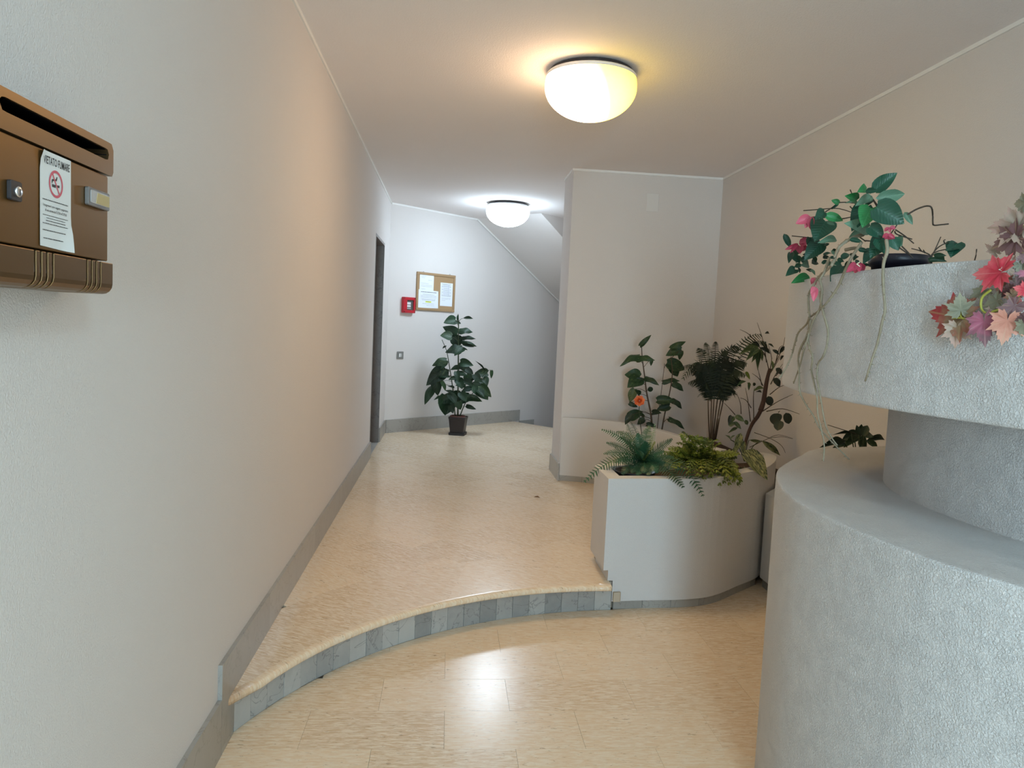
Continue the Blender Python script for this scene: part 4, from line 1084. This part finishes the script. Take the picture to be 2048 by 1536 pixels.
for i, (ex, ey) in enumerate(ends):
    bx = 760 + (ex - 760) * 0.35 + rj(60); by = 640 + rj(40)
    over = ey > 700
    yb = 4.05
    xw = on_y(*cY(ex, ey), 4.0).x
    yend = {True: 3.665 + max(0.0, xw - 1.38) * 0.55, False: 3.96 + rj(.12)}[over]
    cxx, cyy = (bx + ex) / 2, min(by, ey) - (60 if not over else 120)
    frond(sb, on_y(*cY(bx, by), yb), on_y(*cY(cxx, cyy), (yb + yend) / 2), on_y(*cY(ex, ey), yend), 0.042, 8, (L_YEL, L_YEL2)[i % 3 == 0], 'sprig', 0.8, 0.52, 0.1, None, 0.55, True)

cA = crop(1440, 860, 9.6)
YA = 4.22
ag = empty('striped_leaf_plant', (1.77, YA, 0.625), 'plant with drooping cream-striped leaves at the right end of the leaf-shaped planter', 'plant')
ba = on_y(*cA(470, 600), YA)
for (p, q, wr, dy0, dy1, rl) in (((490, 390), (912, 968), .40, -.06, -.26, 0), ((800, 205), (1158, 492), .27, 0, -.02, 10), ((400, 60), (300, 440), .33, 0, -.03, 0), ((440, 200), (445, 480), .36, -.02, -.05, 0), ((560, 190), (800, 215), .25, 0, 0, 30),
                                 ((200, 180), (92, 95), .3, 0, 0, 20), ((200, 185), (300, 95), .3, 0, 0, -20), ((350, 300), (230, 470), .35, -.03, -.06, 0)):
    P = on_y(*cA(*p), YA + dy0); Q = on_y(*cA(*q), YA + dy1)
    place(ag, 'ovate' if wr > .3 else 'lance', L_STRIPE, P, Q, wr, rl)
    stem(ag, [ba, ba.lerp(P, 0.5) + V((0, 0, 0.03)), P], 0.003, 0.002, GSTEM)
stem(ag, [on_y(*cA(570, 330), YA), on_y(*cA(870, 190), YA + .05), on_y(*cA(1120, 95), YA + .08), on_y(*cA(1400, 165), YA + .08)], 0.002, 0.001, DKTWIG, 'twig')
stem(ag, [on_y(*cA(660, 50), YA), on_y(*cA(980, 170), YA + .04), on_y(*cA(1180, 300), YA + .05), on_y(*cA(1255, 440), YA + .05)], 0.0022, 0.001, DKTWIG, 'twig')
stem(ag, [on_y(*cA(980, 150), YA + .04), on_y(*cA(1200, 130), YA + .07), on_y(*cA(1390, 170), YA + .08)], 0.0015, 0.001, DKTWIG, 'twig')
for k in range(10):
    P = V((1.72 + rj(.08), 4.18 + rj(.06), 0.628)); place(ag, 'curl', L_VAR if k % 3 == 0 else leafmat('dry_leaf', (0.22, 0.13, 0.07), (0.33, 0.20, 0.11), (0.3, 0.2, 0.1)) if k == 1 else bpy.data.materials.get('dry_leaf') or L_VAR, P, P + V((rj(.05), rj(.05), 0.012)), .5, 0, 'dry_leaf', 0.1)

YT = 4.48
tr_ = empty('ficus_tree', (1.80, YT, 0.625), 'half bare artificial ficus with a thick red-brown trunk and pale leaf clusters, beside the palm', 'plant')
T3 = lambda pts, dy=0.0: [on_y(*cP(a_, b_), YT + dy + 0.0002 * (1300 - b_)) for a_, b_ in pts]
stem(tr_, T3([(870, 1560), (905, 1400), (965, 1240), (1035, 1140), (1085, 1040)]), 0.009, 0.013, TRUNK, 'trunk', 5, 8)
stem(tr_, T3([(1070, 1070), (1105, 960), (1125, 830), (1150, 690), (1180, 580)]), 0.016, 0.011, TRUNK, 'trunk', 5, 8)
for pts in ([(1170, 600), (1130, 440), (1080, 380)], [(1180, 620), (1260, 480), (1330, 330), (1358, 205)], [(1165, 660), (1240, 540), (1310, 420)], [(1090, 1080), (1280, 960), (1450, 880)], [(1140, 1080), (1330, 1050), (1530, 1112)], [(1180, 880), (1280, 800), (1350, 770)],
            [(1100, 780), (1050, 690), (970, 630)], [(1085, 770), (1040, 580)], [(950, 1200), (920, 950), (890, 800)], [(990, 1180), (985, 900), (1000, 800)], [(770, 1120), (700, 1040), (640, 980)], [(840, 1110), (830, 980), (790, 870)], [(1140, 500), (1100, 250), (1030, 30)], [(1130, 420), (950, 185), (825, 112)],
            [(1180, 600), (1200, 450), (1160, 290)], [(1250, 500), (1290, 340), (1330, 300)], [(1280, 1090), (1300, 1075)], [(960, 1040), (900, 950), (830, 920)], [(1250, 660), (1330, 560)], [(1190, 760), (1250, 640), (1330, 520)]):
    stem(tr_, T3(pts, rj(.05)), 0.0035, 0.0012, DKTWIG, 'branch', 4, 5, 0.006)
for (p, q, wr, k_, mt) in (((1050, 330), (805, 412), .3, 'lance', L_VAR), ((1050, 335), (895, 485), .3, 'lance', L_VAR), ((1055, 340), (962, 505), .3, 'lance', L_VAR), ((1060, 340), (1035, 600), .22, 'lance', L_VAR), ((1065, 340), (1092, 490), .3, 'lance', L_VAR), ((1060, 325), (1185, 400), .35, 'lance', L_FIC), ((1050, 320), (915, 290), .3, 'lance', L_VAR), ((1080, 250), (1160, 380), .3, 'lance', L_FIC), ((1060, 300), (960, 250), .35, 'lance', L_FIC),
                           ((760, 1140), (690, 1250), .5, 'curl', L_VAR), ((770, 1130), (880, 1200), .5, 'ovate', L_VAR), ((720, 1120), (690, 1230), .4, 'ovate', L_FIC), ((890, 1180), (915, 1240), .6, 'ovate', L_VAR), ((700, 1260), (800, 1210), .4, 'ovate', L_VAR), ((800, 1270), (680, 1340), .25, 'lance', L_VAR), ((760, 1200), (840, 1290), .4, 'ovate', L_VAR),
                           ((895, 610), (945, 705), .35, 'curl', L_YEL), ((920, 740), (930, 835), .35, 'curl', L_VAR), ((1100, 800), (985, 840), .3, 'ovate', L_VAR), ((900, 725), (780, 790), .25, 'lance', L_VAR), ((1085, 860), (1010, 850), .3, 'lance', L_FIC), ((985, 740), (1000, 780), .6, 'ovate', L_FIC),
                           ((1250, 570), (1322, 645), .6, 'ovate', L_FIC), ((1220, 690), (1300, 790), .6, 'ovate', L_FIC), ((1160, 900), (1190, 1012), .75, 'round', L_FIC), ((1278, 1102), (1225, 1238), .72, 'round', L_FIC), ((1368, 1096), (1406, 1228), .75, 'round', L_FIC), ((1300, 1188), (1270, 1308), .78, 'round', L_FIC),
                           ((1290, 400), (1352, 310), .3, 'lance', L_FIC), ((1210, 350), (1295, 412), .4, 'lance', L_FIC), ((1160, 280), (1230, 325), .3, 'lance', L_FIC), ((1120, 160), (1175, 165), .4, 'lance', L_FIC), ((1250, 640), (1320, 600), .4, 'lance', L_FIC), ((1300, 480), (1345, 420), .25, 'lance', L_FIC), ((1200, 480), (1215, 600), .25, 'lance', L_VAR)):
    dy = rj(.05)
    place(tr_, k_, mt, T3([p], dy)[0], T3([q], dy + rj(.03))[0], wr, rj(15))

# leafy plant in the link planter
cL = crop(1520, 860, 5.908)
YL = 3.42
lf = empty('leafy_plant', (2.02, YL, 0.50), 'dark broad-leaved plant peeping over the back edge of the two-tier planter', 'plant')
bl_ = V((2.03, YL, 0.50))
for (p, q, wr, k_) in (((1010, 135), (700, 212), .28, 'lance'), ((1180, 40), (968, 120), .55, 'ovate'), ((1200, 70), (980, 215), .35, 'lance'), ((1225, 60), (1195, 225), .45, 'ovate'), ((1250, 130), (1475, 118), .25, 'lance'), ((1210, 80), (1270, -55), .5, 'ovate'), ((1170, 60), (1140, -60), .5, 'ovate'),
                       ((1260, 120), (1390, 215), .45, 'ovate'), ((1120, 130), (850, 220), .3, 'ovate'), ((1240, 90), (1330, 60), .5, 'ovate'), ((1080, 40), (850, 60), .1, 'lance'), ((1190, 20), (1200, -70), .6, 'ovate')):
    d = rj(.05)
    P = on_y(*cL(*p), YL + d); Q = on_y(*cL(*q), YL + d + rj(.05))
    place(lf, k_, L_POTH if wr in (.35, .45) else L_DARK, P, Q, wr)
    stem(lf, [bl_, bl_.lerp(P, 0.6) + V((0, 0, 0.03)), P], 0.004, 0.0025, GSTEM)
stem(lf, [on_y(*cL(1180, 60), YL), on_y(*cL(990, 0), YL), on_y(*cL(800, -60), YL)], 0.0025, 0.0015, DKTWIG, 'twig')

# ------------------------------------------------------------------ plants on the two-tier planter
UC = ccw(UPP)
def on_tier(x, y, off=0.015):
    d = ray(x, y); best = None
    for i in range(len(UPP) - 1):
        ax_, ay_ = UPP[i]; bx_, by_ = UPP[i + 1]
        ex, ey = bx_ - ax_, by_ - ay_
        den = d.x * ey - d.y * ex
        if abs(den) < 1e-9: continue
        t = (ax_ * ey - ay_ * ex) / den
        s_ = (ax_ * d.y - ay_ * d.x) / den
        if t > 0 and -1e-6 <= s_ <= 1 + 1e-6 and (best is None or t < best[0]):
            nn = V((ey, -ex, 0)).normalized()
            if nn.dot(d) > 0: nn = -nn
            best = (t, nn)
    if best is None: return None
    return CAM + d * (best[0] - min(off / max(0.25, abs(best[1].dot(d.normalized()))), 3 * off) / d.length)
def tier_pt(x, y, off=0.015, inn=0.06):
    """on the face of the upper tier below its rim, a little inside it above"""
    h = on_tier(max(x, 1590.0), y, off)
    if x < 1590 or h.z > 1.60:
        return on_y(x, y, h.y + (inn if h.z > 1.60 else 0.0))
    return h
cU = crop(1560, 330, 6.4)
bo = empty('flowering_plant', (1.17, 2.13, 1.525), 'artificial plant with deep green heart leaves and pink flowers spilling from the upper tier', 'plant')
DG, BG, GG = L_BOUG, L_BRIGHT, L_GREY
for (p, q, wr, mt, rl) in (((1225, 310), (1503, 98), .66, DG, 0), ((1225, 425), (1598, 368), .42, GG, 15), ((1275, 520), (1535, 400), .30, L_BOUG, -10), ((1235, 545), (1592, 755), .85, DG, 0), ((1090, 530), (915, 855), .66, DG, 0), ((1165, 550), (1050, 805), .80, BG, 0),
                           ((985, 455), (825, 395), .62, BG, 0), ((985, 455), (830, 490), .25, GG, 0), ((752, 485), (655, 450), .75, BG, 0), ((752, 495), (660, 570), .3, DG, 0), ((1110, 325), (985, 350), .62, BG, 0), ((1095, 335), (1265, 335), .45, DG, 0), ((1180, 400), (960, 530), .4, GG, 0), ((1190, 430), (1080, 540), .4, DG, 0),
                           ((575, 605), (445, 705), .85, DG, 0), ((600, 650), (808, 715), .55, BG, 0), ((600, 720), (700, 770), .5, GG, 0), ((585, 715), (440, 985), .95, DG, 0), ((520, 1005), (310, 1225), .75, DG, 0), ((400, 930), (480, 1180), .6, DG, 0), ((1110, 820), (815, 745), .55, GG, 0), ((1100, 820), (880, 930), .45, GG, 0),
                           ((1150, 790), (1330, 930), .85, DG, 0), ((1340, 930), (1150, 1195), .75, DG, 0), ((1270, 950), (1380, 1160), .7, DG, 0), ((1440, 950), (1520, 1095), .95, DG, 0), ((1500, 930), (1560, 1050), .6, GG, 0), ((1590, 605), (1700, 765), .42, GG, 0), ((48, 880), (135, 1060), .38, DG, 0), ((195, 1335), (70, 1425), .62, DG, 0),
                           ((375, 1425), (140, 1515), .42, BG, 0), ((800, 1290), (640, 1495), .70, DG, 0), ((720, 950), (480, 1000), .3, GG, 0), ((890, 950), (1060, 990), .4, DG, 0), ((150, 1110), (110, 1260), .4, DG, 0), ((140, 1140), (260, 1250), .45, DG, 0), ((1180, 1100), (1060, 1270), .6, DG, 0), ((1000, 1080), (1130, 1110), .5, DG, 0)):
    d = rj(.05)
    ym = tier_pt(*cU((p[0] + q[0]) / 2, (p[1] + q[1]) / 2)).y + (-0.05 if mt is BG else d)
    P = on_y(*cU(*p), ym); Q = on_y(*cU(*q), ym + rj(.02) - 0.008)
    place(bo, 'heart' if wr > .5 else 'ovate', mt, P, Q, wr, rl, 'leaf', 0.85)
for k in range(46):
    a_, b_ = random.uniform(190, 1120), random.uniform(1000, 1370)
    if a_ > 700 and b_ < 1080: b_ += 150
    g = random.uniform(0, 6.28); ln = random.uniform(70, 130)
    y_ = tier_pt(*cU(a_, b_)).y + random.uniform(0.02, 0.16)
    place(bo, random.choice(('ovate', 'heart')), random.choice((DG, L_DARK, DG, L_DARK, GG)), on_y(*cU(a_, b_), y_), on_y(*cU(a_ + ln * math.cos(g), b_ + ln * math.sin(g) * 0.7), y_ + rj(.03)), .55, rj(40))
def stick(pts, r=0.0018, mt=DKTWIG, name='twig', th=0.0):
    w = []
    y0 = tier_pt(*cU(*pts[0])).y
    for q in pts: w.append(on_y(*cU(*q), y0 + rj(.015)))
    stem(bo, w, r, r * 0.8, mt, name, 3, 5, th)
for pts in ([(300, 585), (620, 560), (760, 560), (930, 610)], [(580, 600), (660, 550), (770, 480), (960, 490), (1040, 500)], [(790, 690), (920, 665)], [(1480, 830), (1600, 910), (1712, 1005)], [(1470, 850), (1500, 890), (1690, 950)], [(150, 908), (330, 925), (420, 930)], [(900, 318), (918, 362)], [(895, 530), (940, 580)], [(1110, 360), (1200, 450), (1280, 560)], [(1200, 460), (1250, 550)],
            [(1560, 1040), (1640, 1120), (1700, 1190)], [(1400, 900), (1440, 850), (1500, 760)], [(1530, 1060), (1670, 1160)], [(1000, 910), (1100, 980)], [(1080, 970), (1200, 990), (1330, 1130)]):
    stick(pts)
stick([(1635, 632), (1720, 580), (1800, 545), (1880, 525), (1940, 545), (1955, 640), (1955, 740), (1975, 772), (2060, 765), (2155, 755)], 0.0022, DKTWIG)
for pts in ([(1070, 890), (960, 920), (860, 970), (760, 1050), (700, 1180), (660, 1290)], [(1190, 810), (1310, 830)], [(830, 1090), (950, 1065), (1060, 1080), (1150, 1140)]):
    stick(pts, 0.005, TWIG, 'vine', 0.006)
cV = crop(1540, 480, 4.042)
def vine(pts, r0, r1):
    w = [tier_pt(*cV(*q), 0.014 + 0.004 * (i % 3), 0.01) for i, q in enumerate(pts)]
    last = None
    for i, q in enumerate(w):                # below the tier the vine hangs free, straight under its last support
        if q.z < 1.262 and last is not None:
            w[i] = on_y(*cV(*pts[i]), last)
        else:
            last = q.y
    stem(bo, w, r0 * 0.8, r1 * 0.85, TWIG, 'vine', 5, 6, 0.007)
vine([(620, 0), (545, 80), (520, 170), (470, 235), (400, 290), (345, 380), (312, 450), (315, 570), (318, 620), (295, 680), (230, 750), (200, 840), (175, 930), (130, 1030), (75, 1120)], 0.0052, 0.0028)
vine([(480, 140), (440, 260), (405, 320), (420, 400), (405, 550), (350, 650), (310, 790), (320, 880), (345, 940), (335, 1050), (355, 1150), (380, 1270), (385, 1400), (412, 1520), (438, 1660), (430, 1790)], 0.0050, 0.0022)
vine([(405, 420), (415, 520), (440, 620), (470, 730), (460, 850), (430, 940), (390, 1000), (380, 1100), (395, 1200), (415, 1320), (450, 1500), (500, 1600), (545, 1660)], 0.0048, 0.0022)
vine([(330, 640), (300, 770), (250, 870), (230, 950), (235, 1080), (240, 1220), (290, 1330), (350, 1420), (400, 1520), (480, 1610), (640, 1775)], 0.0045, 0.0022)
vine([(318, 620), (310, 770), (270, 900), (240, 1020), (190, 1160)], 0.0040, 0.0022)
vine([(740, 20), (660, 140), (610, 240), (560, 360), (510, 440), (430, 540), (330, 620)], 0.0052, 0.0034)
vine([(940, 0), (948, 90), (918, 190), (915, 350), (930, 560), (910, 650), (870, 830), (830, 950), (790, 1080), (770, 1140)], 0.0058, 0.0026)
def blossom(c, petals, mt, conv=cU, stamen=True):
    y0 = tier_pt(*conv(*c), 0.03).y - 0.02
    C_ = on_y(*conv(*c), y0)
    f = bo
    for (q, wr) in petals:
        place(f, 'ovate', mt, C_, on_y(*conv(*q), y0 + rj(.02)), wr, rj(10), 'petal', 0.9)
    if stamen:
        m = MB(C_ + (CAM - C_).normalized() * 0.006)
        for k in range(3): m.tube([V((rj(.003), rj(.003), 0)), V((rj(.006), -0.006, rj(.008)))], 0.0016, 0.0012, 5)
        m.build('stamen', CREAM, f)
blossom((395, 665), [((200, 752), .62), ((320, 810), .6), ((405, 845), .45), ((470, 735), .5)], PINK, stamen=False)
blossom((245, 1015), [((58, 1085), .32), ((370, 950), .6), ((255, 1140), .75), ((125, 1130), .25), ((330, 1090), .6)], PINKRED)
blossom((985, 1265), [((845, 1375), .5), ((1085, 1345), .5), ((960, 1385), .7), ((1020, 1370), .6)], PINKRED)
blossom((1400, 800), [((1482, 810), .7), ((1330, 850), .6), ((1410, 870), .5)], PINKRED, stamen=False)
blossom((1390, 880), [((1310, 930), .6), ((1410, 995), .8), ((1455, 935), .6)], PINKRED, stamen=False)
blossom((425, 1440), [((400, 1530), .55), ((460, 1535), .6)], PINK, stamen=False)
c38 = crop(1530, 320, 3.84)
blossom((385, 975), [((350, 1030), .5), ((372, 1088), .45), ((400, 1000), .4)], PINK, c38, stamen=False)

# black nursery pot and ivy sprig standing in the upper tier
pc = on_y(1797, 521, 2.06)
pt = empty('nursery_pot', (pc.x, pc.y, 1.525), 'empty black plastic nursery pot standing in the upper tier behind the vines', 'pot')
m = MB((pc.x, pc.y, 1.525)); hh = pc.z - 1.525 + 0.012
m.lathe([(0.0, 0.001), (0.058, 0.001), (0.070, hh - 0.03), (0.078, hh - 0.028), (0.080, hh), (0.073, hh), (0.066, hh - 0.035), (0.055, 0.01), (0.0, 0.01)], 36); m.build('pot_body', plain('blue_black_plastic', (0.012, 0.012, 0.022), 0.35), pt, True)
YI = 1.80
iv = empty('ivy_sprig', on_y(1858, 560, YI), 'small dark ivy sprig with bare twigs on the rim right of the black pot', 'plant')
iv.location.z = 1.525
for (p, q, wr, mt) in (((1470, 640), (1425, 752), .9, L_BOUG), ((1480, 660), (1385, 700), .7, L_BOUG), ((1300, 740), (1395, 735), .55, L_DARK), ((1260, 770), (1400, 780), .35, L_DARK), ((1310, 735), (1380, 775), .6, L_DARK)):
    place(iv, 'heart', mt, on_y(*c38(*p), YI), on_y(*c38(*q), YI + rj(.02)), wr, 0)
b0_ = on_y(*c38(1275, 830), YI)
for pts in ([(1275, 760), (1310, 680), (1350, 590)], [(1275, 750), (1320, 680), (1390, 640), (1475, 638)], [(1270, 740), (1330, 700), (1430, 680)], [(1275, 740), (1200, 700), (1125, 680)], [(1200, 700), (1180, 670)], [(1230, 715), (1215, 690)], [(1380, 640), (1372, 620), (1385, 612)]):
    w = [on_y(*c38(*q), YI) for q in pts]
    if pts[0][1] >= 740: w = [b0_] + w
    stem(iv, w, 0.002, 0.0012, DKTWIG, 'twig', 3, 5)
stem(iv, [b0_, on_y(*c38(1560, 850), YI - .05), on_y(*c38(1612, 765), YI - .12), on_y(*c38(1625, 685), YI - .12)], 0.0018, 0.0014, DKTWIG, 'twig', 3, 5)

# maple leaf garland over the front of the upper tier
def maple_me():
    lobes = [(-2.95, 0.26), (-2.65, 0.52), (-2.5, 0.47), (-2.28, 0.66), (-2.12, 0.53), (-1.97, 0.62), (-1.82, 0.90), (-1.68, 0.66), (-1.56, 0.70), (-1.45, 0.55), (-1.26, 0.73), (-1.18, 0.68), (-1.02, 1.02), (-0.88, 0.71), (-0.79, 0.76), (-0.62, 0.56), (-0.47, 0.74), (-0.40, 0.69), (-0.27, 0.88), (-0.19, 0.80), (0.0, 1.06)]
    ang_, rad_ = [], []
    full = [(-a_, r_) for a_, r_ in lobes[:-1]]
    seq = lobes + [(-a_, r_) for a_, r_ in lobes[:-1][::-1]]
    pts = []
    for (a_, r_), (c_, s_) in zip(seq, seq[1:]):
        pts.append((a_, r_)); 
        if False: pts.append((a_, r_))
    pts.append(seq[-1])
    vs = [(0.0, 0.0, 0.0)]
    for a_, r_ in pts:
        vs.append((r_ * math.cos(a_) * 1.0, r_ * math.sin(a_) * 0.62, 0.10 * r_ * (1 - r_) * 4 * 0.6 + (0.04 if r_ < 0.6 else -0.05 * (r_ - 0.5))))
    vs2 = [(x * 0.5, y * 0.5, z * 0.6 + 0.015) for x, y, z in vs[1:]]
    n0 = len(vs); vs += vs2
    k = len(pts); fs = []
    for i in range(k - 1):
        fs += [(0, n0 + i, n0 + i + 1), (n0 + i, 1 + i, 2 + i, n0 + i + 1)]
    me = bpy.data.meshes.new('leaf'); me.from_pydata(vs, [], fs); me.validate()
    me.polygons.foreach_set('use_smooth', [True] * len(me.polygons))
    return me
def maplemat(name, mid_, edge, vein):
    t = NT(name)
    ln = t.n('VectorMath', operation='LENGTH'); t.t.links.new(t.tc.outputs['Object'], ln.inputs[0])
    off = t.n('CombineXYZ'); t.set(off, 'X', t.math('MULTIPLY', t.rand(), 31.0))
    mp = t.n('Mapping'); t.t.links.new(t.tc.outputs['Object'], mp.inputs[0]); t.t.links.new(off.outputs[0], mp.inputs['Location'])
    nz = t.noise(mp.outputs[0], 6, 4, 0.65)
    f = t.math('ADD', ln.outputs['Value'], t.math('MULTIPLY', t.math('SUBTRACT', nz, 0.5), 0.9))
    c = t.mix(t.ramp(f, [(0.25, 0.0), (0.75, 1.0)]), mid_, edge)
    s = t.n('SeparateXYZ'); t.t.links.new(t.tc.outputs['Object'], s.inputs[0])
    an = t.math('ARCTAN2', s.outputs[1], s.outputs[0])
    ve = t.math('ABSOLUTE', t.math('SINE', t.math('MULTIPLY', an, 3.3)))
    c = t.mix(t.ramp(ve, [(0.0, 0.7), (0.13, 0.0)]), c, vein)
    return t.out(c, 0.55, 0, 0.35)
MRED = maplemat('red_maple', (0.52, 0.035, 0.06), (0.62, 0.12, 0.13), (0.72, 0.25, 0.25))
MBUR = maplemat('burgundy_maple', (0.30, 0.20, 0.12), (0.36, 0.035, 0.045), (0.42, 0.30, 0.16))
MOLI = maplemat('olive_maple', (0.20, 0.20, 0.14), (0.27, 0.26, 0.19), (0.34, 0.33, 0.22))
MPUR = maplemat('purple_maple', (0.36, 0.10, 0.15), (0.17, 0.09, 0.10), (0.42, 0.24, 0.24))
MDPU = maplemat('dark_plum_maple', (0.15, 0.075, 0.08), (0.20, 0.11, 0.10), (0.36, 0.28, 0.16))
MORA = maplemat('salmon_maple', (0.52, 0.22, 0.16), (0.62, 0.33, 0.25), (0.55, 0.36, 0.26))
MTAN = maplemat('tan_maple', (0.36, 0.28, 0.22), (0.46, 0.30, 0.25), (0.30, 0.22, 0.14))
YSTEM = plain('yellow_green_stem', (0.42, 0.42, 0.07), 0.5)
cM = crop(1840, 380, 4.654)
mg = empty('maple_garland', on_tier(2035, 600, 0.03), 'autumn maple-leaf garland in reds and olives hanging over the upper tier at the right edge', 'garland')
mmesh = {}
def mpt(a_, b_, off):
    x, y = cM(a_, b_)
    h = on_tier(x, y, off)
    if h.z > 1.60: h = on_y(x, y, on_tier(x, 516, off).y + 0.01)
    return h
MAP = [((755, 770), (488, 785), 1.15, MRED, .050), ((385, 1190), (80, 1130), 1.05, MBUR, .030), ((380, 1120), (370, 962), 1.55, MOLI, .042), ((345, 1290), (325, 1468), 1.35, MTAN, .035), ((600, 1225), (605, 1452), 1.20, MPUR, .045), ((815, 1215), (760, 1440), 1.30, MORA, .050),
       ((880, 1080), (715, 1235), .95, MDPU, .045), ((720, 1030), (585, 1085), 1.0, MOLI, .035), ((600, 930), (450, 1015), .70, MOLI, .028), ((925, 335), (628, 352), 1.1, MTAN, .050), ((900, 450), (665, 545), 1.2, MDPU, .055), ((985, 120), (872, 130), 1.3, MOLI, .050), ((985, 930), (865, 905), 1.4, MRED, .055),
       ((700, 580), (605, 500), .7, MTAN, .030), ((970, 1190), (845, 1215), 1.0, MDPU, .050), ((960, 1250), (945, 1375), .9, MOLI, .050), ((820, 740), (890, 610), 1.0, MTAN, .040), ((950, 640), (1010, 560), 1.1, MDPU, .040), ((980, 780), (860, 775), .8, MPUR, .050), ((840, 930), (700, 1000), .9, MDPU, .030),
       ((880, 280), (840, 172), .9, MTAN, .040), ((860, 980), (960, 1080), 1.0, MBUR, .035), ((500, 1230), (440, 1330), .9, MTAN, .025), ((690, 1110), (720, 1200), 1.1, MTAN, .030), ((930, 700), (1000, 800), 1.1, MOLI, .030), ((900, 880), (1000, 1010), 1.2, MDPU, .025), ((780, 870), (850, 1010), 1.0, MBUR, .022)]
for (p, q, wr, mt, off) in MAP:
    if mt.name not in mmesh:
        me = maple_me(); me.materials.append(mt); mmesh[mt.name] = me
    place(mg, None, None, mpt(*p, off), mpt(*q, off + rj(.015)), wr, rj(14), 'leaf', 0.95, mmesh[mt.name])
for pts in ([(660, 930), (590, 985), (568, 1040), (575, 1110), (620, 1150)], [(380, 1120), (385, 1185), (440, 1200), (560, 1190)], [(300, 1190), (385, 1190)], [(670, 1190), (740, 1240)], [(1000, 320), (930, 370), (900, 450)], [(620, 1150), (760, 1100), (900, 1000), (1010, 900)], [(900, 450), (960, 600), (1010, 760), (1010, 900)]):
    stem(mg, [mpt(a_, b_, .035) for a_, b_ in pts], 0.0028, 0.0022, YSTEM, 'stem', 4, 6)

# one dry leaf on the upper floor
q = on_z(1074, 996, ZU)
dlf = empty('fallen_leaf', (q.x, q.y, ZU), 'tiny dry brown leaf lying on the upper floor in front of the pillar', 'leaf')
place(dlf, 'curl', bpy.data.materials['dry_leaf'], q + V((-0.022, 0.012, 0.003)), q + V((0.024, -0.010, 0.003)), .28, 0, 'leaf_blade', 0.02, shape('lance', bpy.data.materials['dry_leaf']))
